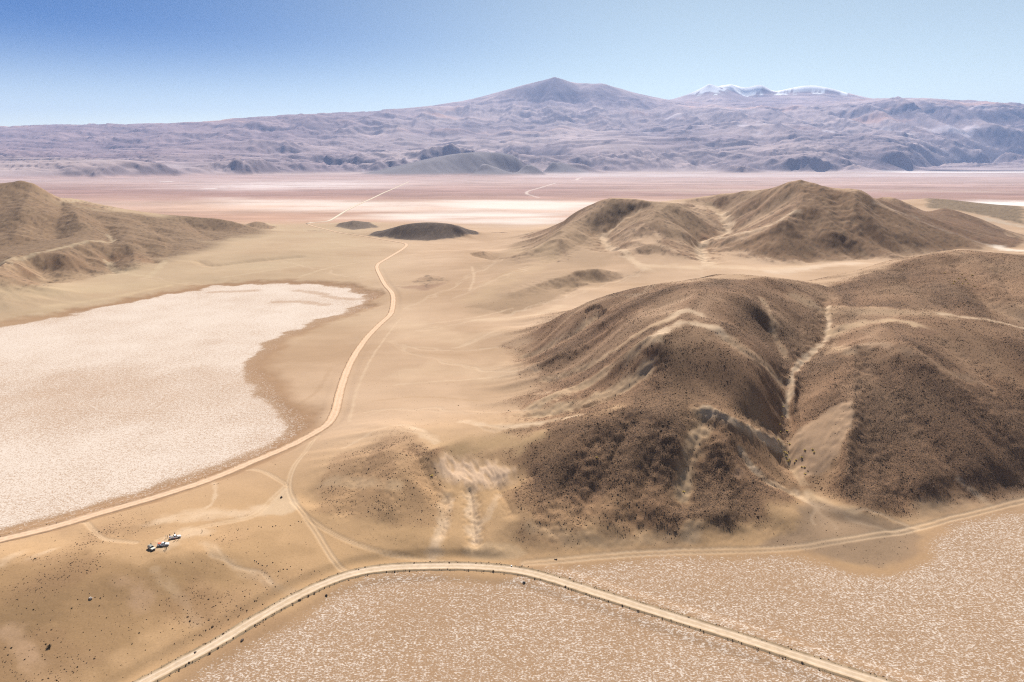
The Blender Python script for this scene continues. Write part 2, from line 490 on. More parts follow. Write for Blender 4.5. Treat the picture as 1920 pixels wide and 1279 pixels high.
# right-hand range
F((1600, 186, 24), (1640, 188, 22.5), (1680, 184.5, 22), (1705, 185.5, 22), (1760, 193, 21.5), (1800, 203, 21), (1825, 201, 21), (1850, 204, 20.5), (1872, 199.5, 20.5), (1895, 203, 20.5), (1920, 199, 22), (2050, 205, 22))
F((1620, 215, 20.4), (1700, 217, 20.3), (1780, 224, 20.1), (1900, 224, 20))
for _a in np.arange(-66, 67, 6):
    _s, _c = math.sin(R(_a)), math.cos(R(_a))
    FAR.append(np.array([[36000 * _s, 36000 * _c, 500.0]]))
    FAR.append(np.array([[48000 * _s, 48000 * _c, 0.0]]))
    for _r in ((4500, 5600, 6400) if _a < -5 else (5000, 7500, 9500)):
        FAR.append(np.array([[_r * _s, _r * _c, 0.0]]))
for _a in np.arange(66, 300, 13):
    _s, _c = math.sin(R(_a)), math.cos(R(_a))
    for _r, _z in ((6000, 40), (10000, 300), (20000, 900), (35000, 500)):
        FAR.append(np.array([[_r * _s, _r * _c, _z]]))
CP_FAR = np.concatenate([resample(p, lambda r: 0.022 * r) for p in FAR])
CP_FAR = thin(CP_FAR, lambda r: 0.006 * r)
CP_FARK = CP_FAR / 1000.0
C_FAR = 0.03
W_FAR = rbf_fit(CP_FARK, C_FAR, 0.004)

# ----------------------------------------------------------------------------
# one fan-shaped height field all round the camera foot
# ----------------------------------------------------------------------------
NF, HALF = 1040, 46.5
th_f = np.linspace(-HALF, HALF, NF + 1)
th_c = np.linspace(HALF, 360 - HALF, 60)[1:-1]
TH = np.radians(np.concatenate([th_f, th_c]))
NC = len(TH)
rr = [15.0]
while rr[-1] < 40000:
    r = rr[-1]
    s = 0.05 if r < 130 else 0.0036 if r < 620 else 0.0038 if r < 1750 else 0.007 if r < 2500 else 0.016 if r < 7000 else 0.0075 if r < 9000 else 0.0052 if r < 21000 else 0.0065 if r < 23800 else 0.0032 if r < 26200 else 0.0065 if r < 27500 else 0.0028 if r < 29800 else 0.0065 if r < 31000 else 0.06
    rr.append(r * (1 + s))
RR = np.array(rr)
NR = len(RR)
X = (RR[:, None] * np.sin(TH)[None]).astype(np.float64)
Y = (RR[:, None] * np.cos(TH)[None]).astype(np.float64)


def coarse_eval(rows, P, c, w, k):
    """RBF on every 3rd row and column of the fan, then cubic interpolation"""
    st = 3
    ri = np.unique(np.append(np.arange(0, len(rows), st), len(rows) - 1))
    ci = np.unique(np.append(np.arange(0, NF + 1, st), NF))
    Rr = RR[rows][ri]
    tc = np.concatenate([TH[ci], TH[NF + 1:]])
    z = rbf_eval(P, c, w, Rr[:, None] * np.sin(tc)[None] / k, Rr[:, None] * np.cos(tc)[None] / k) * k
    zf = upsample(z[:, :len(ci)], np.interp(np.arange(NF + 1), ci, np.arange(len(ci))), 1)
    z = np.concatenate([zf, z[:, len(ci):]], 1)
    return upsample(z, np.interp(np.arange(len(rows)), ri, np.arange(len(ri))), 0)


near_rows = np.where(RR < 4600)[0]
far_rows = np.where(RR >= 4000)[0]
Z = np.zeros((NR, NC))
zn = coarse_eval(near_rows, CP_NEAR, C_NEAR, W_NEAR, 1.0)
zf = coarse_eval(far_rows, CP_FARK, C_FAR, W_FAR, 1000.0)
wn_ = sstep(4500, 4000, RR[near_rows])[:, None]
Z[near_rows] += zn * wn_
_q = zf - 6.0
zf = np.maximum(0.5 * (_q + np.sqrt(_q * _q + 64.0)) - 1.2, 0.0)
zf = zf * sstep(4000, 4500, RR[far_rows])[:, None]
Z[far_rows] += zf
LOGR = np.log(RR)


def gradient(Zg):
    dl = np.gradient(Zg, LOGR, axis=0) / RR[:, None]
    dt = np.empty_like(Zg)
    dt[:, 1:-1] = (Zg[:, 2:] - Zg[:, :-2]) / (TH[2:] - TH[:-2])[None]
    dt[:, 0], dt[:, -1] = dt[:, 1], dt[:, -2]
    dt = dt / RR[:, None]
    s, c = np.sin(TH)[None], np.cos(TH)[None]
    return dl * s + dt * c, dl * c - dt * s


def zat(x, y, A=None):
    """height (or any grid field) at world points"""
    A = Z if A is None else A
    r = np.hypot(x, y)
    t = np.arctan2(x, y)
    t = np.where(t < TH[0], t + 2 * np.pi, t)
    i = np.interp(np.log(np.maximum(r, RR[0])), LOGR, np.arange(NR))
    j = np.interp(t, TH, np.arange(NC))
    i0 = np.clip(np.floor(i).astype(int), 0, NR - 2)
    j0 = np.clip(np.floor(j).astype(int), 0, NC - 2)
    a, b = i - i0, j - j0
    return (A[i0, j0] * (1 - a) * (1 - b) + A[i0 + 1, j0] * a * (1 - b) + A[i0, j0 + 1] * (1 - a) * b + A[i0 + 1, j0 + 1] * a * b)


_TM = np.exp(np.linspace(math.log(90), math.log(40000), 2600))


def hit(pts):
    """world points where the sight lines through photo pixels meet the terrain"""
    out = []
    for px, py in pts:
        d = ray(px, py)
        h = math.hypot(d[0], d[1])
        t = _TM / h
        x, y, z = d[0] * t, d[1] * t, CAM_H + d[2] * t
        below = z < zat(x, y)
        if not below.any():
            out.append(at(px, max(py, 320), 0.0))
            continue
        k = max(1, int(np.argmax(below)))
        t0, t1 = t[k - 1], t[k]
        for _ in range(14):
            m = 0.5 * (t0 + t1)
            if CAM_H + d[2] * m < zat(np.array(d[0] * m), np.array(d[1] * m)):
                t1 = m
            else:
                t0 = m
        out.append(np.array([d[0] * t1, d[1] * t1, CAM_H + d[2] * t1]))
    return np.array(out)


def smooth_line(P, it=2):
    for _ in range(it):
        Q = [P[0]]
        for a, b in zip(P[:-1], P[1:]):
            Q += [0.75 * a + 0.25 * b, 0.25 * a + 0.75 * b]
        Q.append(P[-1])
        P = np.array(Q)
    return P


def line_dist(P, x, y, maxd, want_s=False):
    """distance of grid points to a world polyline (maxd where farther away)"""
    D = np.full(x.shape, maxd, np.float32)
    V = np.zeros(x.shape, np.float32) if want_s else None
    L = 0.0
    for a, b in zip(P[:-1], P[1:]):
        ab = b[:2] - a[:2]
        l = np.linalg.norm(ab)
        if l < 1e-6:
            continue
        xa, xb = min(a[0], b[0]) - maxd, max(a[0], b[0]) + maxd
        ya, yb = min(a[1], b[1]) - maxd, max(a[1], b[1]) + maxd
        m = np.where((x > xa) & (x < xb) & (y > ya) & (y < yb))
        if len(m[0]):
            dx, dy = x[m] - a[0], y[m] - a[1]
            t = np.clip((dx * ab[0] + dy * ab[1]) / (l * l), 0, 1)
            d = np.hypot(dx - t * ab[0], dy - t * ab[1])
            better = d < D[m]
            mm = tuple(q[better] for q in m)
            D[mm] = d[better]
            if want_s:
                zv = a[2] + (b[2] - a[2]) * t
                V[mm] = zv[better]
        L += l
    return (D, V) if want_s else D


def poly_sd(P, x, y, maxd):
    """signed distance to a world polygon, negative inside, clipped to maxd"""
    Q = np.concatenate([P, P[:1]])
    D = line_dist(Q, x, y, maxd)
    m = np.where((x > P[:, 0].min()) & (x < P[:, 0].max()) & (y > P[:, 1].min()) & (y < P[:, 1].max()))
    px, py = x[m], y[m]
    ins = np.zeros(px.shape, bool)
    for a, b in zip(Q[:-1], Q[1:]):
        if a[1] == b[1]:
            continue
        c = ((a[1] > py) != (b[1] > py)) & (px < (b[0] - a[0]) * (py - a[1]) / (b[1] - a[1]) + a[0])
        ins ^= c
    D[m] = np.where(ins, -D[m], D[m])
    return D


# --- gullies and roughness -------------------------------------------------
gx, gy = gradient(Z)
G = np.hypot(gx, gy)
nr = near_rows
xn, yn = X[nr], Y[nr]
fx = slice(0, NF + 1)
en = np.zeros((len(nr), NC), np.float32)
hillm = sstep(0.05, 0.22, G[nr]) * sstep(3000, 2200, RR[nr])[:, None]
sub = RR[nr] > 140
er = erode(xn[sub][:, fx], yn[sub][:, fx], gx[nr][sub][:, fx], gy[nr][sub][:, fx], 84.0, 4, 3, strength=1.1, branch=0.9, gain=0.42)
en[np.ix_(np.where(sub)[0], np.arange(NF + 1))] = er
scale_n = np.interp(RR[nr], [150, 290, 330, 700, 1200, 1450, 1600, 2500], [0.3, 0.5, 1.8, 1.8, 2.0, 2.0, 0.9, 0.5])[:, None]
Z[nr] += hillm * (en - 0.1) * 1.7 * scale_n * (1 + 0.15 * sstep(-250, -420, xn) * sstep(900, 1050, yn))
Z[nr] += hillm * fbm(xn, yn, 1 / 60.0, 2, 5, 0.4) * 0.9 + fbm(xn, yn, 1 / 90.0, 3, 9) * 0.5 * sstep(2600, 1500, RR[nr])[:, None]
# creases: drainage lines cut in, crests drawn up
CREASE = [
    ([(1545, 560), (1556, 625), (1530, 655), (1500, 680), (1483, 700), (1478, 740), (1468, 800), (1467, 835), (1480, 868)], -2.6, 14),
    ([(1430, 555), (1450, 620), (1474, 675)], -1.3, 12), ([(1360, 635), (1420, 680), (1460, 708)], -1.2, 11),
    ([(1500, 600), (1500, 640)], -0.8, 8), ([(1560, 640), (1520, 710)], -0.7, 8),
    ([(1320, 768), (1380, 800), (1430, 820), (1462, 838)], 2.2, 9), ([(1318, 785), (1300, 840), (1282, 900), (1276, 940)], -2.6, 15),
    ([(1390, 850), (1430, 900), (1480, 921)], -1.6, 9),
    ([(1215, 690), (1160, 730), (1080, 762), (1000, 775)], -3.0, 16), ([(1225, 635), (1170, 670), (1090, 720), (1010, 757)], 1.8, 12),
    ([(1250, 602), (1180, 640), (1100, 685), (1030, 712)], -2.0, 12), ([(1200, 590), (1130, 630), (1060, 665), (1000, 690)], 1.8, 12),
    ([(1120, 592), (1080, 625), (1030, 650), (980, 668)], -1.8, 10),
    ([(1190, 785), (1135, 870), (1085, 960)], -2.2, 13), ([(1120, 820), (1050, 920), (1030, 980)], -1.7, 11), ([(1240, 800), (1210, 900), (1190, 970)], -1.8, 11),
    ([(1350, 840), (1370, 900), (1360, 970)], 1.8, 10),
    ([(882, 920), (888, 975), (890, 1015)], -1.6, 6), ([(840, 930), (826, 1000)], -1.2, 5), ([(930, 900), (960, 960)], -1.0, 6), ([(1000, 890), (1010, 960)], -1.0, 6),
    ([(1645, 700), (1700, 780), (1780, 870), (1830, 925)], -1.6, 15), ([(1690, 650), (1760, 700), (1850, 775), (1930, 860)], 1.8, 18), ([(1780, 650), (1860, 710), (1930, 780)], -1.6, 16), ([(1650, 850), (1640, 930)], 1.2, 12),
    ([(1602, 655), (1598, 700), (1600, 755), (1592, 810), (1585, 865), (1580, 900)], 2.2, 13), ([(1620, 790), (1650, 850), (1680, 920)], -1.4, 11),
    ([(700, 840), (650, 955)], -1.0, 9), ([(770, 840), (826, 935)], -1.6, 9), ([(740, 880), (730, 960)], 1.0, 9),
    ([(1500, 347), (1505, 385), (1490, 405), (1475, 425), (1440, 432), (1390, 447), (1355, 463)], 7.0, 42), ([(1605, 361), (1602, 410), (1575, 445)], 5.5, 42), ([(1540, 353), (1560, 400), (1530, 450)], 4.0, 34),
    ([(1250, 390), (1230, 402), (1200, 430)], 4.0, 34), ([(1350, 385), (1355, 400), (1372, 430), (1312, 455), (1325, 485)], -6.0, 36), ([(1190, 390), (1150, 420), (1135, 440), (1140, 470)], -5.0, 36),
    ([(1565, 372), (1585, 420), (1590, 470)], -5.0, 40), ([(1640, 385), (1675, 440)], -4.0, 36), ([(1425, 378), (1400, 405), (1370, 425)], -3.5, 30), ([(1300, 385), (1270, 400)], -3.0, 26),
    ([(1100, 405), (1060, 430), (1030, 460), (980, 485)], 4.0, 36), ([(1120, 425), (1080, 460), (1030, 490)], -3.0, 26), ([(1120, 508), (1060, 520), (1010, 535), (965, 551)], 2.5, 24), ([(1090, 520), (1060, 550)], -1.5, 15),
    ([(1690, 500), (1720, 540), (1790, 570)], -2.2, 18), ([(1790, 490), (1830, 540), (1860, 580)], -2.2, 18), ([(1870, 490), (1900, 560)], -2.0, 18),
    ([(108, 350), (122, 390), (100, 425), (105, 442)], -7.0, 44), ([(155, 395), (190, 407), (202, 450)], -5.0, 40), ([(60, 350), (40, 400), (30, 450)], 6.0, 50), ([(135, 385), (150, 425)], 4.5, 36),
    ([(205, 425), (212, 452), (196, 490), (215, 508)], -4.5, 28), ([(262, 410), (330, 448)], -4.0, 32), ([(355, 415), (402, 447)], -4.0, 32), ([(300, 450), (330, 462), (300, 480)], -3.0, 22),
    ([(130, 470), (120, 515)], 3.5, 26), ([(160, 470), (170, 512)], -3.5, 24), ([(60, 490), (90, 530)], -3.0, 22), ([(250, 465), (255, 500)], 3.0, 22), ([(270, 455), (290, 490)], -3.0, 22), ([(375, 490), (390, 500), (470, 490), (560, 482)], -2.0, 16),
]
for pl, dep, w in CREASE:
    P = smooth_line(hit(pl), 2)
    d = line_dist(P, xn, yn, w * 2.0)
    wv = d + 0.22 * w * fbm(xn, yn, 3.0 / w, 2, 77)
    if P[:, 0].max() < -250 and P[:, 1].min() > 800:
        dep = dep * 1.2
    if P[:, 1].max() < 640:
        dep = dep * 1.3
    Z[nr] += dep * np.clip(1 - wv / w, 0, 1) ** 1.5
GUL = np.zeros((NR, NC), np.float32)
GUL[nr] = en

frr = np.where(RR > 6500)[0]
xf, yf = X[frr], Y[frr]
elev = np.clip(Z[frr], 0, None)
mm = sstep(15, 180, elev)
wx = fbm(xf, yf, 1 / 2600.0, 3, 41) * 700
wy = fbm(xf, yf, 1 / 2600.0, 3, 47) * 700
ridged = 1 - np.abs(fbm(xf + wx, yf + wy, 1 / 1900.0, 5, 51, 0.55)) * 2.6
ef = erode(xf[:, fx] + wx[:, fx] * .3, yf[:, fx] + wy[:, fx] * .3, gx[frr][:, fx], gy[frr][:, fx], 1300.0, 4, 61, strength=1.2, branch=0.9, gain=0.48, soft=0.06)
efull = np.zeros_like(xf, dtype=np.float32)
efull[:, fx] = ef
smoothcone = np.clip((elev - 1700) / 900, 0, 1)
ampf = 24 + 0.045 * np.minimum(elev, 1500)
ampf = ampf * (1 - 0.72 * smoothcone)
ampf = ampf * (1 - 0.75 * sstep(27000, 28200, yf)) * (1 - 0.5 * sstep(0.9, 0.2, np.hypot((xf + 450) / 2000.0, (yf - 9800) / 1700.0)))
DUNE = sstep(1.05, 0.75, np.hypot((xf + 450) / 1900.0, (yf - 9800) / 1650.0))
near_m = sstep(16500, 13500, RR[frr])[:, None] * sstep(20, 90, elev) * sstep(0.10, 0.28, np.hypot(gx[frr], gy[frr]))
rw = np.where((RR[frr] > 7500) & (RR[frr] < 16600))[0]
e2 = erode(xf[rw][:, fx], yf[rw][:, fx], gx[frr][rw][:, fx], gy[frr][rw][:, fx], 560.0, 3, 67, strength=1.2, branch=0.9, gain=0.5, soft=0.06)
Z[frr[rw][:, None], np.arange(NF + 1)[None]] += (near_m * (1 - 0.72 * DUNE))[rw][:, fx] * e2 * 48
ampf = ampf * (1 - 0.6 * DUNE)
mm_t = mm * (1 - DUNE)
Z[frr] += mm * ampf * ((ridged - 0.45) * 0.15 + efull * 0.22 + efull * 0.75 * sstep(0.08, 0.25, np.hypot(gx[frr], gy[frr])))
# lava-flow terraces on the middle slopes
ter = fbm(xf * 0.55, yf * 1.7, 1 / 2200.0, 5, 71, 0.55)
Z[frr] += mm_t * (1 - smoothcone) * 38 * (sstep(-0.02, 0.05, ter) + sstep(0.2, 0.26, ter) - 1)
ter2 = fbm(xf * .5 + 0.3 * wx, yf * 1.6 + 0.3 * wy, 1 / 1000.0, 4, 75, 0.55)
Z[frr] += mm_t * (1 - smoothcone) * 24 * (sstep(-0.03, 0.02, ter2) + sstep(0.18, 0.22, ter2) + sstep(-0.22, -0.18, ter2) - 1.5) * sstep(-0.25, 0.1, fbm(xf, yf, 1 / 3500.0, 2, 79))
Z[frr] += mm_t * (1 - 0.6 * smoothcone) * 8 * (1 - 2 * np.abs(fbm(xf * .7, yf, 1 / 420.0, 4, 83, 0.6)))
Z[frr] = np.where(elev < 1, np.minimum(Z[frr], 1.0), np.maximum(Z[frr], 0.0))
Z[(RR > 2600) & (RR < 6500)] *= 0.0 + sstep(3000, 2600, RR[(RR > 2600) & (RR < 6500)])[:, None]
MTN = np.zeros((NR, NC), np.float32)
MTN[frr] = sstep(3, 40, elev)

# ----------------------------------------------------------------------------
# salt flats, roads, tracks: world outlines
# ----------------------------------------------------------------------------
saltL = at(*np.array([(0, 612), (100, 594), (200, 575), (280, 558), (350, 545), (400, 536), (470, 532), (540, 531), (600, 533), (650, 540), (680, 550), (690, 562), (675, 577), (640, 590), (600, 600), (550, 622), (505, 645), (482, 665), (474, 690), (472, 715), (490, 740), (520, 765), (548, 785), (552, 800), (535, 818), (490, 845), (440, 868), (380, 890), (300, 915), (200, 945), (100, 975), (0, 1000), (-200, 1050), (-520, 1090), (-800, 900), (-700, 700), (-300, 650)], float).T, np.zeros(37))
saltR = at(*np.array([(330, 1285), (400, 1243), (480, 1198), (560, 1152), (620, 1117), (680, 1092), (740, 1080), (830, 1076), (900, 1086), (960, 1080), (985, 1066), (1010, 1066), (1080, 1058), (1150, 1050), (1230, 1047), (1330, 1045), (1420, 1040), (1490, 1040), (1540, 1055), (1600, 1068), (1660, 1072), (1700, 1065), (1725, 1045), (1730, 1020), (1745, 1000), (1800, 978), (1860, 962), (1920, 952), (2200, 920), (2700, 1000), (2700, 1500), (960, 1900), (250, 1400)], float).T, np.zeros(33))
NB = np.where((RR > 60) & (RR < 2600))[0]
xb, yb = X[NB], Y[NB]
jit = fbm(xb, yb, 1 / 40.0, 5, 101, 0.6) * 13.0
sdL = np.full((NR, NC), 200, np.float32)
sdR = np.full((NR, NC), 200, np.float32)
sdL[NB] = poly_sd(saltL, xb, yb, 200) + jit * np.clip(RR[NB] / 500, .5, 2)[:, None]
sdR[NB] = poly_sd(saltR, xb, yb, 200) + jit * 0.6
sd = np.minimum(sdL, sdR)
k = sstep(-6, 26, sd)
Z = np.where(sd < 26, Z * k, Z)
Z = np.where(sd < 0, np.minimum(Z, 0.25) + 0, Z)
# little ledge where the fan of dark gravel meets the near salt
road_main_px = [(-60, 1027), (0, 1012), (100, 987), (200, 958), (300, 930), (400, 896), (480, 865), (540, 838), (590, 812), (615, 795), (628, 775), (633, 755), (640, 725), (652, 690), (668, 660), (690, 630), (715, 605), (733, 590), (737, 575), (738, 558), (735, 547), (722, 535), (712, 515), (706, 503), (708, 495), (720, 488), (740, 476), (755, 467), (764, 459), (759, 456), (735, 452), (700, 446), (672, 441), (640, 437), (610, 430), (588, 424.5), (577, 420.5)]
road_far_px = [(577, 420.5), (583, 418), (600, 417), (618, 415), (634, 404), (650, 394), (675, 382), (700, 371), (720, 361), (740, 353), (766, 341)]
road_near_px = [(120, 1360), (200, 1318), (265, 1282), (330, 1247), (400, 1211), (480, 1160), (560, 1115), (620, 1089), (670, 1074), (720, 1066.5), (780, 1063), (850, 1061), (900, 1062), (950, 1067), (1000, 1078), (1050, 1093), (1100, 1109), (1200, 1141), (1300, 1172), (1400, 1203), (1500, 1236), (1600, 1268), (1700, 1300), (1900, 1362)]
W_main = smooth_line(hit(road_main_px), 2)
W_near = smooth_line(hit(road_near_px), 2)
W_far = smooth_line(at(*np.array(road_far_px, float).T, np.full(len(road_far_px), 0.3)), 2)
W_far[0, 2] = W_main[-1, 2]


def smooth_z(P, n):
    z = P[:, 2].copy()
    for _ in range(n):
        z[1:-1] = 0.25 * z[:-2] + 0.5 * z[1:-1] + 0.25 * z[2:]
    P[:, 2] = z


for W_ in (W_main, W_near):
    W_[:] = W_
    smooth_z(W_, 60)
W_near[:, 2] = np.maximum(W_near[:, 2], 0.9)
W_main[:, 2] = np.maximum(W_main[:, 2], 1.4)
ROADW = {'main': 2.9, 'near': 3.0}
roadd = np.full((NR, NC), 60, np.float32)
for W_, hw in ((W_main, 2.9), (W_near, 3.0)):
    d, v = line_dist(W_, xb, yb, 30.0, True)
    m = d < 30
    kk = sstep(hw + 2.0, hw + 8.0, d)
    Zb = Z[NB]
    target = v - 0.28
    Z[NB] = np.where(m, Zb * kk + target * (1 - kk), Zb)
    roadd[NB] = np.minimum(roadd[NB], d - hw)

TRACKS = [
    ('track', [(985, 1056), (1060, 1050), (1150, 1041), (1250, 1035), (1350, 1033), (1450, 1030), (1520, 1023), (1600, 1011), (1680, 999), (1750, 981), (1820, 964), (1880, 948), (1960, 928)], 2.2, 0.7),
    ('track', [(598, 816), (575, 845), (553, 870), (543, 895), (541, 915), (548, 935), (570, 965), (595, 1000), (615, 1035), (632, 1060), (660, 1076)], 1.4, 0.65),
    ('track', [(465, 881), (495, 884), (515, 895), (536, 908)], 1.2, 0.65),
    ('track', [(536, 912), (510, 935), (490, 958), (470, 970), (430, 978), (390, 985), (345, 998), (300, 1012)], 1.8, 0.75),
    ('track', [(548, 940), (580, 975), (630, 1005), (690, 1030), (760, 1045), (850, 1055)], 1.2, 0.5),
    ('track', [(157, 980), (172, 990), (190, 1010), (215, 1014), (255, 1017)], 1.1, 0.6),
]
trackd = np.full((NR, NC), 40, np.float32)
tracki = np.zeros((NR, NC), np.int32)
trackc = np.zeros((NR, NC), np.float32)
TW = []
for n_, (nm, pl, hw, st) in enumerate(TRACKS):
    P = smooth_line(hit(pl), 2)
    TW.append(P)
    d = line_dist(P, xb, yb, 14.0)
    wob = fbm(xb, yb, 1 / 9.0, 2, 300 + n_) * 0.5
    q = sstep(hw + 0.9, hw - 0.5, d + wob)
    ruts = 0.35 + 0.5 * sstep(0.75, 0.2, np.abs(d - hw * 0.62)) * np.clip(0.8 + fbm(xb, yb, 1 / 25.0, 3, 330 + n_), 0.2, 1.2)
    trackc[NB] = np.maximum(trackc[NB], q * ruts * st)
    better = d - hw < trackd[NB]
    tracki[NB] = np.where(better & (d < hw), n_ + 1, tracki[NB])
    trackd[NB] = np.minimum(trackd[NB], d - hw)
    Zb = Z[NB]
    Z[NB] = Zb - 0.22 * q * sstep(0.9, 0.3, np.abs(d - hw * 0.62))

RILL = [
    [(1310, 470), (1325, 500), (1250, 540), (1150, 560), (1000, 600), (860, 650)], [(1210, 505), (1120, 540), (1010, 575), (900, 600), (790, 620)], [(1000, 700), (900, 690), (780, 670), (730, 640)],
    [(960, 650), (860, 660), (760, 650)], [(1000, 760), (880, 772), (770, 765), (690, 775)], [(880, 790), (920, 803), (1000, 797)], [(745, 795), (790, 812), (812, 826)], [(1500, 930), (1545, 968), (1555, 990)], [(1510, 940), (1600, 975), (1700, 985)],
    [(960, 480), (880, 520), (800, 560), (760, 580)], [(990, 500), (920, 530), (850, 560)], [(270, 520), (330, 530), (400, 535)], [(540, 490), (600, 510), (680, 520)], [(390, 1022), (415, 1045), (440, 1060), (500, 1095)],
]
rill = np.zeros((NR, NC), np.float32)
for n_, pl in enumerate(RILL):
    P = smooth_line(hit(pl), 2)
    r_ = np.median(np.hypot(P[:, 0], P[:, 1]))
    wob = (3.0 + r_ / 120.0) * 0.5
    rw_ = np.where((RR[NB] > np.hypot(P[:, 0], P[:, 1]).min() - 60) & (RR[NB] < np.hypot(P[:, 0], P[:, 1]).max() + 60))[0]
    xr, yr = xb[rw_], yb[rw_]
    for br in range(2):
        ox, oy = fbm(xr, yr, 1 / (14.0 + r_ / 20.0), 3, 820 + 7 * n_ + br) * wob * 4, fbm(xr, yr, 1 / (14.0 + r_ / 20.0), 3, 920 + 7 * n_ + br) * wob * 4
        d = line_dist(P, xr + ox, yr + oy, 8.0)
        w_r = 0.5 + r_ / 900.0
        q = sstep(w_r * 2.2, w_r * 0.4, d) * np.clip(0.7 + fbm(xr, yr, 1 / 30.0, 2, 880 + br), 0, 1)
        rill[NB[rw_]] = np.maximum(rill[NB[rw_]], q * (1.0, 0.7, 0.55)[br])
rill *= (sd > 6) * np.ones((NR, NC), np.float32)
Z -= 0.22 * rill
# --- the borrow pit at the foot of the spur, and the scarps high on the big hill
pit = hit([(868, 1035), (880, 1022), (905, 1019), (935, 1019), (960, 1021), (975, 1028), (986, 1038), (970, 1047), (930, 1050), (890, 1048)])
sdp = poly_sd(pit, xb, yb, 30)
pitz = np.median(pit[:, 2]) - 0.9
Z[NB] = np.where(sdp < 0, np.minimum(Z[NB], pitz + 0.3 * fbm(xb, yb, 1 / 4., 3, 8) + 3.4 * sstep(-7.5, 0.5, sdp)), Z[NB])
for pl, dep in (([(1103, 578), (1112, 574), (1124, 572), (1131, 577), (1130, 583)], 1.5), ([(1128, 588), (1140, 586), (1150, 583)], 0.9), ([(1106, 615), (1115, 611), (1124, 610)], 0.8)):
    P = hit(pl)
    d = line_dist(P, xb, yb, 26.0)
    sg = np.interp(xb, P[:, 0], P[:, 1]) - yb           # in front of the edge
    cut = (sg > 0) & (d < 25) & (xb > P[0, 0] - 3) & (xb < P[-1, 0] + 3)
    Z[NB] = np.where(cut, Z[NB] - dep * sstep(0, 1.2, sg) * sstep(22, 2, d), Z[NB])
# badlands
bad = hit([(815, 870), (835, 852), (880, 858), (930, 868), (965, 880), (955, 905), (900, 915), (850, 905), (825, 890)])
sdb = poly_sd(bad, xb, yb, 30)
BAD = np.zeros((NR, NC), np.float32)
badw = sstep(4, -4, sdb + 3 * fbm(xb, yb, 1 / 8., 3, 91))
BAD[NB] = badw
bn = 1 - 2.2 * np.abs(fbm(xb * 1.0 + yb * .35, yb * 0.45, 1 / 6.0, 3, 92))
Z[NB] += badw * bn * 0.7

Z[NB] += fbm(xb * 0.45, yb, 1 / 7.0, 3, 207) * 0.07 * sstep(1000, 500, RR[NB])[:, None] * sstep(2, 8, roadd[NB]) * sstep(0, 10, sd[NB])
# --- surface roughness at the scale of a step (tussocks, stones, crust)
rough = sstep(0.06, 0.25, G[NB])
Z[NB] += fbm(xb, yb, 1 / 2.6, 2, 203) * (0.012 + 0.14 * rough) * sstep(-2, 4, roadd[NB]) * (0.4 + 0.6 * sstep(-5, 5, sd[NB])) * np.clip(RR[NB] / 500, .6, 2)[:, None]

# ----------------------------------------------------------------------------
# ground colours (albedo, linear) and masks
# ----------------------------------------------------------------------------
COL = np.zeros((NR, NC, 3), np.float32)
SALT = np.zeros((NR, NC), np.float32)
GRAV = np.zeros((NR, NC), np.float32)
gx, gy = gradient(Z)
c3 = lambda *a: np.array(a, np.float32)


def blend(rows, w, col):
    COL[rows] = COL[rows] * (1 - w[..., None]) + w[..., None] * c3(*col)


# desert pavement
n1 = fbm(xb, yb, 1 / 130.0, 3, 401, 0.42)
n2 = fbm(xb * 0.35, yb * 0.9, 1 / 40.0, 2, 402)
base = np.empty((len(NB), NC, 3), np.float32)
n3 = fbm(xb * 0.16, yb + 0.18 * xb, 1 / 15.0, 3, 403) * sstep(300, 420, RR[NB])[:, None]
t = np.clip(0.5 + 0.85 * n1 + 0.2 * n2 + 0.22 * n3, 0, 1)[..., None]
base[:] = c3(.345, .224, .134) * (1 - t) + c3(.462, .318, .207) * t
COL[NB] = base
# the near sand is a deeper ochre
ow = sstep(430, 300, RR[NB])[:, None] * np.ones_like(xb)
blend(NB, ow * 0.75 * (0.55 + 0.45 * t[..., 0]), (.375, .225, .098))
# left country is greyer and a little olive
lw = sstep(-60, -330, xb + 0.12 * (yb - 900)) * sstep(520, 760, yb)
blend(NB, lw * (0.35 + 0.4 * t[..., 0]), (.36, .27, .165))


def paint(px, w, col, strength, edge=0.6, nz=0.5, seed=1, grav=None, poly=False):
    """a soft-edged patch or streak of another soil, laid on the terrain"""
    P = hit(px)
    poly_ = poly
    r = np.median(np.hypot(P[:, 0], P[:, 1]))
    rows = NB[(RR[NB] > np.hypot(P[:, 0], P[:, 1]).min() - 60 - w * 3) & (RR[NB] < np.hypot(P[:, 0], P[:, 1]).max() + 60 + w * 3)]
    x, y = X[rows], Y[rows]
    j = fbm(x, y, 1 / (6 + w), 4, 600 + seed) * w * nz * 2
    if poly:
        d = poly_sd(P, x, y, w * 3) + j
        m = sstep(w * edge, -w * edge, d)
    else:
        P = smooth_line(P, 1)
        d = line_dist(P, x, y, w * 3) + j
        m = sstep(w * (1 + edge), w * (1 - edge), d)
    m = m * strength
    if not poly:
        m = m * np.clip(0.88 + 0.8 * fbm(x, y, 1 / (4 + 2.2 * w), 4, 650 + seed), 0.2, 1)
    if col is not None:
        blend(rows, m, col)
    if grav is not None:
        GRAV[rows] = GRAV[rows] * (1 - m) + grav * m
    return rows, m


SANDY = (.40, .275, .165)
PALE = (.50, .36, .235)
DARK = (.125, .088, .062)
BROWN = (.21, .142, .092)

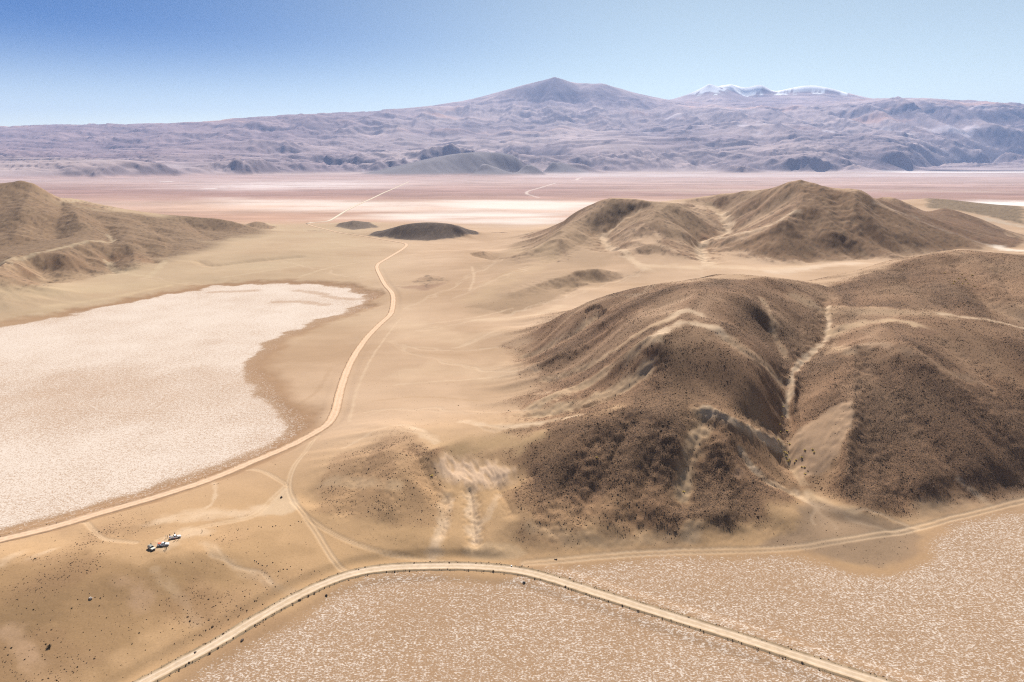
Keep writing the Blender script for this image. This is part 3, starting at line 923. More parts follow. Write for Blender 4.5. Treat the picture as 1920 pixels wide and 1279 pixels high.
# hills carry a dark desert varnish of gravel, thin on the flats
grn = fbm(xb, yb, 1 / 75.0, 3, 411, 0.42)
slope_n = np.hypot(gx[NB], gy[NB])
gm = sstep(0.10, 0.36, slope_n + 0.10 * grn) * sstep(6, 20, Z[NB])
gm = gm * np.clip(0.75 + 0.5 * grn + 0.28 * GUL[NB], 0.1, 1.0)
bigw = sstep(-60, 90, xb + 40 * grn) * sstep(900, 700, yb)
gm = gm * np.maximum(bigw, 0.72 + 0.0 * yb)
GRAV[NB] = gm

big_hill_px = [(955, 652), (1080, 584), (1180, 548), (1300, 526), (1400, 520), (1480, 528), (1545, 535), (1700, 484), (1810, 471), (1920, 478), (2050, 490), (2050, 890), (1850, 930), (1700, 965), (1620, 962), (1560, 935), (1510, 925), (1440, 975), (1300, 1000), (1100, 1010), (985, 1000), (960, 930), (1010, 860), (1080, 800), (1150, 772), (1100, 745), (1000, 715)]
rws, m = paint(big_hill_px, 20, None, 0.95, grav=0.80, poly=True, seed=2, nz=0.55)
m_big = np.zeros((NR, NC), np.float32)
m_big[rws] = m
m_big = np.maximum(m_big[NB], 0.5 * gm)
GRAV[NB] = np.clip(GRAV[NB] + m_big * (0.22 * grn + 0.26 * GUL[NB]), 0, 1)
paint([(590, 900), (640, 850), (720, 820), (790, 815), (800, 850), (840, 900), (850, 960), (840, 990), (700, 985), (590, 960)], 7, None, 0.75, grav=0.58, poly=True, seed=3)
paint([(1000, 870), (1080, 845), (1110, 800), (1180, 770), (1260, 790), (1240, 880), (1080, 950), (1000, 940)], 10, None, 0.9, grav=1.0, poly=True, seed=4)
paint([(1260, 960), (1300, 880), (1340, 850), (1400, 900), (1430, 960), (1360, 985), (1290, 985)], 7, None, 0.9, grav=1.0, poly=True, seed=5)
paint([(1605, 760), (1680, 640), (1760, 680), (1900, 720), (1990, 760), (1990, 900), (1800, 930), (1640, 955), (1555, 915), (1600, 850)], 8, None, 0.9, grav=1.0, poly=True, seed=6)
paint([(1180, 700), (1250, 660), (1330, 640), (1410, 680), (1400, 760), (1300, 780), (1200, 760)], 9, None, 0.7, grav=0.9, poly=True, seed=7)
paint([(1360, 560), (1440, 570), (1460, 640), (1470, 700), (1440, 690), (1400, 640)], 7, None, 0.8, grav=0.95, poly=True, seed=8)
# mid hill: its right side is dark, left side sandy
paint([(1500, 347), (1560, 360), (1640, 378), (1720, 420), (1640, 450), (1560, 480), (1480, 490), (1360, 462), (1440, 430), (1490, 400)], 10, None, 0.8, grav=0.75, poly=True, seed=9)
paint([(1730, 400), (1800, 398), (1900, 450), (1860, 455), (1760, 430)], 8, None, 0.8, grav=0.8, poly=True, seed=10)
paint([(690, 441), (740, 426), (800, 417), (860, 423), (897, 437), (850, 447), (800, 451), (740, 447)], 6, None, 1.0, grav=1.0, poly=True, seed=11)
paint([(628, 424), (662, 412), (700, 421), (712, 425), (662, 430)], 6, None, 0.9, grav=0.95, poly=True, seed=12)
paint([(456, 424), (478, 412), (500, 420), (520, 426), (480, 430)], 6, None, 0.8, grav=0.8, poly=True, seed=13)
paint([(690, 442), (740, 426), (800, 417), (860, 423), (897, 438), (850, 447), (800, 452), (740, 448)], 6, (.062, .046, .040), 0.9, poly=True, seed=111)
paint([(628, 425), (662, 412), (700, 421), (712, 426), (662, 431)], 6, (.08, .060, .050), 0.8, poly=True, seed=112)
for cx_, cy_ in ((564, 415), (594, 432), (933, 435), (650, 436)):
    paint([(cx_ - 12, cy_ + 1), (cx_ + 12, cy_ + 1)], 8, None, 0.9, grav=0.9, seed=14)
paint([(770, 528), (800, 514), (830, 520), (850, 526), (800, 540)], 5, None, 0.6, grav=0.6, poly=True, nz=1.0, seed=15)
paint([(0, 1100), (60, 1060), (200, 1050), (300, 1070), (360, 1130), (250, 1200), (100, 1300), (-80, 1300)], 7, None, 0.55, grav=0.42, poly=True, seed=16)
paint([(-100, 1070), (60, 1045), (200, 1040), (330, 1045), (400, 1080), (380, 1140), (260, 1210), (100, 1300), (-100, 1320)], 14, (.245, .150, .072), 0.7, poly=True, seed=116, nz=0.9)
paint([(330, 1030), (420, 1020), (520, 1000), (560, 1030), (520, 1080), (420, 1120), (340, 1100)], 9, (.29, .18, .09), 0.5, poly=True, seed=117, nz=0.9)
paint([(0, 1120), (120, 1080), (200, 1110), (80, 1180), (-60, 1220)], 8, (.20, .125, .062), 0.45, poly=True, seed=118, nz=0.9)
paint([(180, 1000), (260, 985), (330, 965), (300, 990), (240, 1008)], 4, (.30, .19, .10), 0.5, poly=True, seed=119, nz=0.9, grav=.25)
paint([(-60, 1200), (60, 1180), (160, 1190), (200, 1240), (100, 1320), (-80, 1320)], 6, None, 0.5, grav=0.55, poly=True, nz=0.9, seed=17)
paint([(60, 350), (90, 380), (110, 420), (80, 425), (60, 395)], 8, None, 0.6, grav=0.85, poly=True, seed=18)
paint([(135, 420), (180, 398), (190, 410), (150, 430)], 8, None, 0.6, grav=0.8, poly=True, seed=19)
paint([(-40, 345), (60, 345), (120, 385), (160, 430), (60, 440), (-40, 445)], 18, None, 0.6, grav=0.55, poly=True, seed=20)

paint([(-120, 345), (20, 340), (70, 358), (150, 386), (300, 405), (420, 412), (500, 436), (430, 450), (380, 470), (280, 490), (150, 512), (-120, 520)], 70, (.184, .121, .071), 0.9, grav=0.38, poly=True, seed=21, nz=0.3)
paint([(0, 505), (100, 480), (220, 470), (300, 490), (200, 515), (0, 530)], 14, None, 0.5, grav=0.75, poly=True, seed=22)
paint([(1490, 345), (1560, 358), (1640, 378), (1720, 415), (1860, 462), (1700, 470), (1560, 488), (1460, 490), (1352, 463), (1440, 431), (1492, 403), (1503, 380)], 20, (.205, .124, .068), 0.85, grav=0.42, poly=True, seed=23)
paint([(1340, 366), (1440, 354), (1495, 348), (1500, 380), (1440, 400), (1380, 410), (1350, 392)], 10, (.24, .155, .092), 0.7, poly=True, seed=24)
paint([(1050, 430), (1140, 374), (1200, 380), (1290, 388), (1330, 430), (1260, 450), (1150, 430), (1080, 470), (1000, 480)], 14, (.27, .178, .105), 0.7, grav=0.25, poly=True, seed=25)
paint([(880, 575), (960, 553), (1050, 522), (1120, 510), (1080, 540), (1030, 565), (960, 590)], 7, (.27, .178, .105), 0.7, grav=0.3, poly=True, seed=26)
paint([(1730, 372), (1800, 372), (1920, 390), (1920, 420), (1800, 395), (1740, 390)], 20, (.165, .125, .078), 0.9, grav=0.35, poly=True, seed=27)
paint([(1640, 373), (1690, 378), (1720, 394), (1762, 392), (1840, 412), (1920, 452), (1905, 464), (1790, 440), (1700, 408)], 14, (.125, .072, .045), 0.92, grav=0.6, poly=True, seed=28)
paint([(1835, 418), (1880, 434), (1918, 456), (1900, 458), (1850, 436)], 7, (.10, .065, .045), 0.8, grav=0.9, poly=True, seed=29)
paint([(1040, 430), (1140, 470), (1130, 520), (1040, 560), (900, 590), (870, 572), (940, 520), (880, 500), (960, 460)], 26, (.30, .20, .12), 0.6, grav=0.16, poly=True, seed=31, nz=0.5)
paint([(905, 650), (1000, 640), (1010, 760), (930, 775), (870, 740)], 24, (.32, .21, .125), 0.5, poly=True, seed=32, nz=0.5)
paint([(1210, 470), (1330, 450), (1320, 490), (1200, 505), (1150, 490)], 18, (.33, .22, .135), 0.4, poly=True, seed=33, nz=0.5)
# sand: blown onto spurs, washed down gullies
SANDS = [
    ([(1225, 635), (1260, 612), (1295, 604), (1330, 612), (1360, 630)], 3.2, PALE, 0.9),
    ([(1225, 635), (1170, 670), (1090, 720), (1000, 760)], 3.5, SANDY, 0.85),
    ([(1250, 600), (1285, 578), (1310, 590)], 3.0, PALE, 0.75),
    ([(1250, 600), (1180, 640), (1100, 680), (1020, 715)], 2.6, SANDY, 0.7),
    ([(1120, 590), (1080, 625), (1030, 650), (980, 668)], 2.6, SANDY, 0.65),
    ([(1215, 690), (1160, 730), (1080, 760), (1000, 775)], 5.0, SANDY, 0.9),
    ([(1370, 640), (1420, 680), (1465, 715)], 3.5, SANDY, 0.55),
    ([(1430, 560), (1450, 620), (1475, 675)], 2.6, SANDY, 0.6),
    ([(1552, 575), (1556, 625), (1530, 655), (1500, 680), (1483, 700), (1480, 740), (1470, 775)], 1.6, PALE, 0.9),
    ([(1560, 625), (1600, 608), (1660, 600), (1720, 610)], 4.0, SANDY, 0.85),
    ([(1500, 560), (1560, 580), (1640, 585), (1760, 590)], 7.0, SANDY, 0.5),
    ([(1760, 588), (1830, 598), (1920, 616)], 2.0, PALE, 0.7),
    ([(1600, 655), (1640, 640), (1700, 660), (1760, 690), (1840, 720)], 4.5, BROWN, 0.5),
    ([(1590, 660), (1560, 650)], 4, SANDY, 0.6),
    ([(1320, 770), (1380, 800), (1430, 820), (1462, 838)], 2.0, PALE, 0.8),
    ([(1320, 780), (1300, 840), (1280, 900), (1275, 930)], 3.5, SANDY, 0.8),
    ([(1390, 850), (1430, 900), (1490, 925), (1510, 935), (1540, 965), (1545, 985)], 2.0, PALE, 0.8),
    ([(1460, 820), (1480, 865), (1505, 905)], 1.4, SANDY, 0.8),
    ([(1510, 935), (1570, 965), (1650, 990)], 4.5, SANDY, 0.9),
    ([(1800, 900), (1840, 935), (1860, 950)], 1.5, PALE, 0.55),
    ([(1000, 990), (1100, 1015), (1300, 1010)], 3.0, SANDY, 0.5),
    ([(1300, 985), (1290, 1005)], 3.0, SANDY, 0.7),
    ([(838, 930), (825, 1000), (810, 1035)], 2.2, PALE, 0.7),
    ([(880, 920), (888, 975), (890, 1015)], 2.2, PALE, 0.8),
    ([(935, 930), (905, 985), (893, 1000)], 1.5, PALE, 0.5),
    ([(770, 800), (800, 820), (815, 828)], 2.2, PALE, 0.75),
    ([(870, 790), (920, 800), (1000, 795), (1080, 780)], 2.4, PALE, 0.7),
    ([(850, 840), (920, 830), (1000, 820)], 6.0, (.36, .235, .125), 0.9),
    ([(620, 900), (680, 905), (740, 915)], 3.0, SANDY, 0.6),
    ([(1350, 400), (1375, 430), (1320, 455), (1310, 470), (1330, 495)], 8.0, PALE, 0.9),
    ([(1500, 395), (1440, 425), (1380, 440), (1320, 452)], 4.0, PALE, 0.8),
    ([(1130, 440), (1140, 465), (1190, 490), (1210, 505)], 6.0, PALE, 0.8),
    ([(1200, 395), (1160, 420), (1130, 445)], 3.0, PALE, 0.6),
    ([(1330, 380), (1350, 400)], 5, SANDY, 0.7),
    ([(1220, 500), (1330, 500), (1450, 505), (1500, 500)], 14.0, PALE, 0.7),
    ([(1460, 510), (1540, 498), (1600, 493)], 14.0, (.50, .37, .26), 0.9),
    ([(960, 470), (1040, 480), (1000, 500), (900, 560)], 16.0, SANDY, 0.6),
    ([(1640, 380), (1700, 400), (1760, 430), (1860, 460)], 5.0, (.33, .24, .17), 0.6),
    ([(1870, 462), (1890, 470), (1920, 470)], 9.0, (.62, .52, .42), 0.85),
    ([(1850, 410), (1920, 425)], 14.0, (.42, .33, .24), 0.8),
    ([(900, 600), (1000, 592), (1050, 575)], 7.0, PALE, 0.6),
    ([(780, 700), (860, 690), (940, 700)], 16.0, PALE, 0.35),
    ([(760, 610), (860, 640), (900, 630)], 16.0, PALE, 0.35),
    ([(0, 497), (60, 478), (110, 466), (160, 456), (215, 450)], 3.5, (.40, .30, .19), 0.7),
    ([(200, 440), (212, 452)], 3.0, (.40, .30, .19), 0.7),
    ([(200, 490), (210, 505), (240, 513), (270, 518)], 4.0, (.43, .32, .2), 0.7),
    ([(310, 490), (290, 510), (280, 520)], 4.0, (.43, .32, .2), 0.7),
    ([(-50, 555), (60, 545), (200, 540), (330, 530)], 20.0, (.40, .295, .18), 0.5),
    ([(400, 905), (406, 925), (398, 945), (388, 952)], 0.9, PALE, 0.7),
    ([(300, 975), (380, 968), (440, 965), (490, 955)], 3.5, PALE, 0.7),
    ([(350, 960), (420, 960)], 3.0, PALE, 0.5),
    ([(385, 1020), (415, 1045), (440, 1060), (500, 1095), (560, 1110)], 1.8, SANDY, 0.6),
    ([(290, 1070), (340, 1120), (370, 1170)], 1.8, SANDY, 0.5),
    ([(0, 1060), (40, 1035)], 2.0, PALE, 0.6),
    ([(60, 1045), (100, 1030)], 1.6, PALE, 0.5),
    ([(10, 1180), (40, 1210), (70, 1250)], 2.5, (.42, .27, .165), 0.6),
    ([(240, 1090), (270, 1130)], 3.0, (.42, .27, .17), 0.4),
    ([(300, 1018), (330, 1008), (360, 998)], 4.0, PALE, 0.7),
    ([(655, 790), (668, 730), (695, 672), (730, 622), (752, 596)], 0.9, PALE, 0.55), ([(780, 610), (870, 600), (960, 578)], 1.4, PALE, 0.5),
    ([(740, 722), (860, 712), (965, 700)], 1.3, PALE, 0.5), ([(700, 752), (800, 742), (905, 752)], 1.2, (.33, .21, .115), 0.4),
    ([(760, 660), (850, 668), (930, 655)], 1.5, (.33, .21, .115), 0.35), ([(800, 560), (880, 540), (990, 500)], 2.0, (.34, .22, .125), 0.4),
    ([(880, 545), (890, 520), (885, 500)], 1.4, PALE, 0.55), ([(770, 480), (860, 470), (960, 448)], 2.4, (.35, .235, .14), 0.4),
    ([(645, 840), (720, 800), (770, 796)], 1.0, PALE, 0.5), ([(560, 760), (600, 730), (620, 690)], 1.5, (.33, .21, .12), 0.35),
    ([(560, 520), (620, 500), (690, 490)], 2.5, (.45, .335, .215), 0.5), ([(420, 520), (500, 508), (560, 498)], 2.5, (.44, .33, .21), 0.5),
    ([(90, 575), (200, 560), (320, 535)], 4.0, (.45, .33, .2), 0.5), ([(30, 590), (120, 578)], 3.0, (.33, .23, .13), 0.4),
]
for n_, (pl, w_, c_, s_) in enumerate(SANDS):
    paint(pl, w_ * 1.15, c_, min(1.0, s_ * 1.1), grav=0.06, seed=30 + n_, nz=0.75, edge=0.8)
paint([(1476, 830), (1500, 800), (1560, 765), (1598, 752), (1600, 790), (1575, 850), (1555, 880), (1500, 895), (1485, 870)], 3.0, (.36, .235, .145), 0.95, grav=0.08, poly=True, seed=101)
paint([(1510, 930), (1600, 968), (1700, 985), (1730, 1005), (1720, 1045), (1660, 1066), (1560, 1050), (1500, 1030), (1420, 1025), (1500, 985)], 4.0, (.255, .172, .108), 0.9, grav=0.25, poly=True, seed=102)
paint([(536, 915), (556, 935), (560, 955), (530, 965), (488, 966), (510, 938)], 2.5, (.46, .33, .21), 0.85, grav=0.0, poly=True, seed=103)
paint([(1630, 625), (1600, 650), (1570, 640), (1600, 622)], 4.0, (.24, .135, .085), 0.5, poly=True, seed=104)
paint([(1720, 610), (1760, 625), (1730, 635), (1710, 625)], 4.0, (.16, .09, .062), 0.7, poly=True, grav=.6, seed=105)
paint([(1380, 870), (1400, 890), (1375, 895)], 4.0, (.30, .18, .12), 0.7, poly=True, grav=.1, seed=106)
paint([(740, 538), (790, 535), (840, 530), (800, 545)], 6.0, (.24, .14, .09), 0.6, poly=True, seed=107)
blend(NB, BAD[NB] * (0.25 + 0.6 * sstep(0.2, 0.7, bn)), (.54, .375, .25))
GRAV[NB] *= 1 - 0.9 * BAD[NB]
blend(NB, sstep(1.5, -1, sdp) * 0.7, (.47, .32, .185))
GRAV[NB] *= sstep(-1, 3, sdp)
# thin, patchy gravel over the open ground
pat = sstep(-0.25, 0.45, fbm(xb, yb, 1 / 40.0, 4, 441, 0.5)) * 0.40
kn = sstep(-60, -90, xb + 0 * yb) * sstep(300, 270, yb) * sstep(20, 30, roadd[NB] * 0 + 31)
GRAV[NB] = np.maximum(GRAV[NB], (0.02 + 0.30 * pat + 0.55 * pat * kn + 0.10 * kn) * sstep(700, 320, RR[NB])[:, None] * sstep(-1, 3, sdp))
# gravel colour onto the ground itself
gcol = np.clip(GRAV[NB], 0, 1)
redd = np.clip(0.5 + 0.9 * fbm(xb, yb, 1 / 60.0, 3, 421), 0, 1)[..., None]
gc = c3(.228, .122, .066) * redd + c3(.188, .110, .062) * (1 - redd)
w_ = (0.88 * sstep(0.05, 0.95, gcol))[..., None]
mnd = ((xb > -480) & (xb < -50) & (yb > 1380) & (yb < 1900))[..., None]
COL[NB] = np.where(mnd, COL[NB], COL[NB] * (1 - w_) + gc * w_)
# stony mottling that still shows on the farther hills
fm = sstep(0.02, 0.34, fbm(xb, yb, 1 / 9.0, 4, 461, 0.65)) * sstep(0.06, 0.4, GRAV[NB]) * sstep(560, 950, RR[NB])[:, None]
blend(NB, fm * 0.62, (.075, .050, .034))
fm = sstep(0.05, 0.40, fbm(xb, yb, 1 / 12.0, 4, 462, 0.65)) * sstep(0.06, 0.4, GRAV[NB]) * sstep(560, 950, RR[NB])[:, None]
blend(NB, fm * 0.4, (.30, .205, .125))
# brown margins of the salt flats, tracks
blend(NB, sstep(9, 1, sdR[NB]) * 0.6, (.275, .17, .095))
rimL = sstep(34, 6, sdL[NB]) * (0.45 + 0.5 * sstep(150, 330, RR[NB])[:, None] * sstep(-20, -200, xb + 180))
rim_side = sstep(-330, -120, xb + 0 * yb)
blend(NB, sstep(27, 5, sdL[NB]) * (0.5 + 0.42 * np.maximum(rim_side, sstep(640, 800, yb))), (.255, .145, .075))
blend(NB, rill[NB] * 0.38, (.52, .385, .26))
blend(NB, trackc[NB], (.52, .375, .24))
GRAV[NB] *= 1 - np.clip(trackc[NB] * 1.4, 0, 1)
GRAV[NB] *= sstep(-2, 8, np.minimum(sd[NB], 60)) * sstep(0, 5, roadd[NB])
# salt crust coverage
ncov = fbm(xb, yb, 1 / 110.0, 4, 431)
covL = 0.66 + 0.18 * ncov + 0.14 * fbm(xb, yb, 1 / 30.0, 3, 433)
_bc = at(90, 745, 0)
covL -= 0.20 * sstep(190, 20, np.hypot((xb - _bc[0]) * 0.7, (yb - _bc[1]) * 1.3) + 40 * fbm(xb, yb, 1 / 45.0, 4, 436))         # browner middle
covL = covL * sstep(2, -9, sdL[NB])
for pl in ([(610, 556), (660, 562), (690, 560), (720, 545)], [(520, 566), (570, 566), (610, 572)], [(560, 545), (610, 552)], [(400, 548), (480, 545)]):
    P = smooth_line(at(*np.array(pl, float).T, np.zeros(len(pl))), 1)
    covL = covL * (1 - 0.5 * sstep(12, 2, line_dist(P, xb, yb, 30) + 6 * fbm(xb, yb, 1 / 15., 3, 77)))
covR = 0.33 + 0.16 * ncov + 0.10 * fbm(xb, yb, 1 / 26.0, 3, 434)
covR = covR * sstep(3, -6, sdR[NB]) + 0
fleck = sstep(14, 2, sdL[NB]) * 0.28 * rim_side
SALT[NB] = np.clip(np.maximum(np.maximum(covL, covR), fleck), 0, 1) * sstep(-1.5, 1.5, roadd[NB])
insalt = sstep(2, -6, sd[NB])
blend(NB, insalt, (.285, .178, .102))
blend(NB, insalt * sstep(0, -8, sdL[NB]) * 0.7, (.40, .275, .19))

# great salt plain: bands of mud and crust (everything with z ~ 0 beyond the pavement)
PB = np.where((RR > 1500) & (RR < 16000))[0]
xp, yp = X[PB], Y[PB]
inplain = sstep(1700, 2100, yp + 120 * fbm(xp, yp, 1 / 400.0, 3, 501)) * np.where(RR[PB] > 3000, 1.0, 0.0)[:, None].clip(sstep(6.0, 1.0, Z[PB]), 1.0)
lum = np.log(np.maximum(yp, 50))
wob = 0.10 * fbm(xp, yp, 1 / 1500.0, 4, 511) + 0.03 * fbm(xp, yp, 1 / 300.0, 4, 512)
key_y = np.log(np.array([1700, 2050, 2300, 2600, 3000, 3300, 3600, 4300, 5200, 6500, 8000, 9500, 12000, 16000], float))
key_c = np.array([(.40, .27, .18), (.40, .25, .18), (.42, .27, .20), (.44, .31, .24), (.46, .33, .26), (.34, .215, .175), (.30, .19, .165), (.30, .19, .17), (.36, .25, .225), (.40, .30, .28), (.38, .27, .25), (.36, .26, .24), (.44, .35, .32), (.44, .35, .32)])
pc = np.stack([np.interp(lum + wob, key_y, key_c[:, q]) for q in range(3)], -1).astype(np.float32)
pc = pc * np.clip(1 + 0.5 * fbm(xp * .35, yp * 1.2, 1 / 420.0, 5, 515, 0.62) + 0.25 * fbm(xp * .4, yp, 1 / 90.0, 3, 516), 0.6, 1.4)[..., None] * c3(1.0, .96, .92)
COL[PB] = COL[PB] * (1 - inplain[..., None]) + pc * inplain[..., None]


def band(px, halfw, col, st, seed):
    """a lens of crust on the plain: pixel outline laid on the ground at z = 0"""
    P = at(*np.array(px, float).T, np.zeros(len(px)))
    x, y = xp, yp
    ln = np.log(np.hypot(x, y))
    Q = np.stack([np.arctan2(P[:, 0], P[:, 1]) * 8, np.log(np.hypot(P[:, 0], P[:, 1])) * 8], -1)
    u, v = np.arctan2(x, y) * 8, ln * 8
    d = poly_sd(Q, u + 0.25 * fbm(x, y, 1 / 500.0, 4, seed), v + 0.45 * fbm(x * .6, y, 1 / 700.0, 6, seed + 5, 0.65), 3.0)
    w = sstep(halfw, -halfw, d) * st * inplain * np.clip(0.75 + 1.3 * fbm(x * .5, y * 1.4, 1 / 260.0, 5, seed + 9, 0.65), 0.05, 1)
    COL[PB] = COL[PB] * (1 - w[..., None]) + c3(*col) * w[..., None]
    return w


band([(330, 352), (480, 342), (620, 340), (720, 344), (700, 352), (500, 356)], 0.9, (.66, .57, .54), 0.75, 520)
w1 = band([(400, 372), (560, 374), (700, 378), (900, 377), (1000, 376), (1110, 380), (1120, 388), (900, 394), (700, 396), (560, 396), (440, 388)], 0.45, (.64, .52, .45), 0.75, 530)
w2 = band([(830, 378), (1000, 378), (1110, 381), (1080, 392), (960, 392), (850, 392)], 0.35, (.68, .60, .54), 0.8, 540)
w3 = band([(700, 404), (900, 398), (1060, 398), (1050, 425), (900, 432), (880, 420), (760, 414)], 0.4, (.62, .54, .48), 0.95, 550)
band([(560, 414), (700, 402), (800, 400), (720, 410)], 0.3, (.60, .47, .38), 0.6, 555)
band([(1780, 380), (1850, 376), (2000, 380), (2000, 392), (1850, 388)], 0.3, (.75, .70, .66), 0.9, 560)
band([(1000, 326), (1400, 327), (1900, 327), (1900, 332), (1400, 333), (1000, 332)], 0.6, (.56, .48, .46), 0.7, 570)
band([(1550, 321.5), (1900, 322.2), (2000, 324), (1700, 324)], 0.5, (.85, .80, .76), 0.8, 575)
band([(1100, 356), (1500, 354), (1900, 356), (1900, 362), (1300, 362)], 0.5, (.46, .35, .29), 0.6, 580)
band([(0, 372), (200, 366), (420, 372), (300, 392), (0, 390)], 0.6, (.38, .25, .205), 0.5, 585)
SALT[PB] = np.maximum(SALT[PB], np.clip(0.0 + 0.55 * w1 + 0.55 * w3 + 0.3 * w2, 0, 0.62))
for pl, w_ in (([(988, 364), (987, 359), (1010, 353), (1026, 348), (1041, 343.5)], 9), ([(988, 364), (1010, 371)], 6), ([(1081, 338), (1083, 335), (1090, 333)], 16)):
    P = smooth_line(at(*np.array(pl, float).T, np.zeros(len(pl))), 1)
    d = line_dist(P, xp, yp, 80.0)
    w = sstep(w_ * 1.5, w_ * .4, d) * 0.5
    COL[PB] = COL[PB] * (1 - w[..., None]) + c3(.68, .58, .5) * w[..., None]
# small bright pans
for cx_, cy_, a_ in ((388, 354, 9), (310, 341, 5), (790, 343, 4), (700, 324.3, 14)):
    P = at(*np.array([(cx_ - a_, cy_), (cx_ + a_, cy_)], float).T, np.zeros(2))
    d = line_dist(P, xp, yp, 200.0)
    wd = np.hypot(*P[0, :2]) * 0.006
    w = sstep(wd * 1.4, wd * .6, d) * 0.9
    COL[PB] = COL[PB] * (1 - w[..., None]) + c3(.8, .74, .7) * w[..., None]

# mountains
MB = frr
gxm, gym = gx[MB], gy[MB]
zm = Z[MB]
mslope = np.hypot(gxm, gym)
k1 = np.clip(0.5 + 1.1 * fbm(xf, yf, 1 / 2600.0, 5, 701), 0, 1)[..., None]
k2 = np.clip(0.5 + 1.2 * fbm(xf, yf * 1.5, 1 / 900.0, 5, 702), 0, 1)[..., None]
mc = (c3(.165, .118, .108) * (1 - k1) + c3(.37, .275, .215) * k1)
mc = mc * (0.80 + 0.4 * k2)
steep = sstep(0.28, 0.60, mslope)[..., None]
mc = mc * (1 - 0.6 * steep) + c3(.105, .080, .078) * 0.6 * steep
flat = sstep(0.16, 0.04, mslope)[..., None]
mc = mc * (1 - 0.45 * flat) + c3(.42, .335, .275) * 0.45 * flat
# purple-brown left plateau, grey dunes, ochre high benches
lp = sstep(-1500, -7000, xf)[..., None] * sstep(9000, 12500, yf)[..., None]
mc = mc * (1 - 0.68 * lp) + (c3(.150, .095, .092) * (1 - k2) + c3(.26, .17, .145) * k2) * 0.68 * lp
dune = DUNE[..., None]
mc = mc * (1 - np.clip(dune * 1.2, 0, 1)) + c3(.150, .128, .112) * np.clip(dune * 1.2, 0, 1)
och = (sstep(0.18, 0.45, fbm(xf, yf * 2, 1 / 3200.0, 4, 711)) * sstep(700, 1300, zm) * sstep(2600, 2000, zm))[..., None]
mc = mc * (1 - 0.7 * och) + c3(.46, .27, .17) * 0.7 * och
pale = (sstep(0.22, 0.42, fbm(xf, yf, 1 / 1300.0, 4, 721)) * sstep(2500, 5500, xf) * sstep(15500, 18000, yf) * sstep(2000, 1500, zm))[..., None]
mc = mc * (1 - 0.6 * pale) + c3(.62, .52, .44) * 0.6 * pale
# snow on the far peaks
pk = sstep(26500, 27800, yf) * sstep(6500, 7500, xf) * sstep(19000, 17000, xf)
sn = pk * sstep(2800, 2880, zm + 420 * fbm(xf, yf, 1 / 500.0, 4, 731) + 120 * efull)
SNOW = np.zeros((NR, NC), np.float32)
SNOW[MB] = sn
mc = mc * (1 - sn[..., None]) + c3(.95, .95, .95) * sn[..., None]
mc = np.where(sn[..., None] > 0.01, mc, mc * c3(1.18, 1.2, 1.40) * (1 + 0.25 * sstep(1500, 2200, zm))[..., None])  # haze painted into the rock colour: bluer overall, lighter with height
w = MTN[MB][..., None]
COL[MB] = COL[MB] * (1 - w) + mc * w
# right-hand pale apron at the mountain foot
ap = (sstep(9000, 12000, xf) * sstep(60, 5, zm))[..., None] * 0.0
COL[RR <= 60] = c3(.33, .22, .135)
COL[RR > 31000] = c3(.25, .2, .18)

# ----------------------------------------------------------------------------
# which ground belongs to which named object
# ----------------------------------------------------------------------------
REG = np.zeros((NR, NC), np.int32)        # 0 = desert ground


def region(px, idx, rows=None):
    P = hit(px)
    rows = NB if rows is None else rows
    d = poly_sd(P, X[rows], Y[rows], 20.0)
    REG[rows] = np.where(d < 0, idx, REG[rows])


def region_w(P, idx, rows):
    d = poly_sd(np.array(P, float), X[rows], Y[rows], 20.0)
    REG[rows] = np.where(d < 0, idx, REG[rows])


REG[PB] = np.where((inplain > 0.5) & (Z[PB] < 4), 5, REG[PB])
REG[(RR > 2300) & (RR < 7000)] = 5
REG[MB] = np.where(MTN[MB] > 0.5, 6, 5)
REG[MB] = np.where((MTN[MB] > 0.5) & (DUNE > 0.2) & (yf < 11300), 7, REG[MB])
vol = (yf > 23000) & (yf < 27500) & (xf > -2600) & (xf < 6200) & (zm > 1900)
REG[MB] = np.where(vol, 8, REG[MB])
REG[MB] = np.where((yf > 26600) & (xf > 6300) & (xf < 16500) & (zm > 1900), 9, REG[MB])
_back = lambda *q: np.array([atd(a, b, c) for a, b, c in q])
big_foot = np.concatenate([hit([(1990, 905), (1850, 940), (1700, 970), (1600, 985), (1450, 1005), (1300, 1012), (1100, 1020), (985, 1010), (930, 950), (900, 860), (1000, 800), (990, 760), (950, 700), (950, 655)]), np.array([(60, 620, 0), (150, 700, 0), (300, 760, 0), (480, 850, 0), (800, 900, 0), (900, 500, 0)], float)])
region_w(big_foot, 10, NB)
spur = hit([(900, 860), (930, 950), (985, 1010), (860, 1012), (700, 1000), (600, 975), (585, 930), (640, 855), (720, 822), (790, 806), (900, 802), (1000, 800)])
region_w(spur, 11, NB)
mid = np.concatenate([hit([(985, 470), (1060, 497), (1210, 503), (1330, 492), (1450, 497), (1550, 492), (1650, 484), (1760, 470), (1870, 468)]), np.array([(830, 1200, 0), (780, 1480, 0), (500, 1620, 0), (200, 1620, 0), (60, 1480, 0)], float)])
region_w(mid, 12, NB)
far_r = np.array([(830, 1200, 0), (1100, 1150, 0), (1900, 1700, 0), (1900, 2300, 0), (1200, 2450, 0), (900, 2000, 0), (780, 1480, 0)], float)
region_w(far_r, 13, NB)
lefth = np.concatenate([hit([(500, 440), (440, 455), (400, 480), (340, 500), (260, 518), (120, 528), (-100, 538)]), np.array([(-1700, 1000, 0), (-1900, 1700, 0), (-1200, 1950, 0), (-600, 1800, 0)], float)])
region_w(lefth, 14, NB)
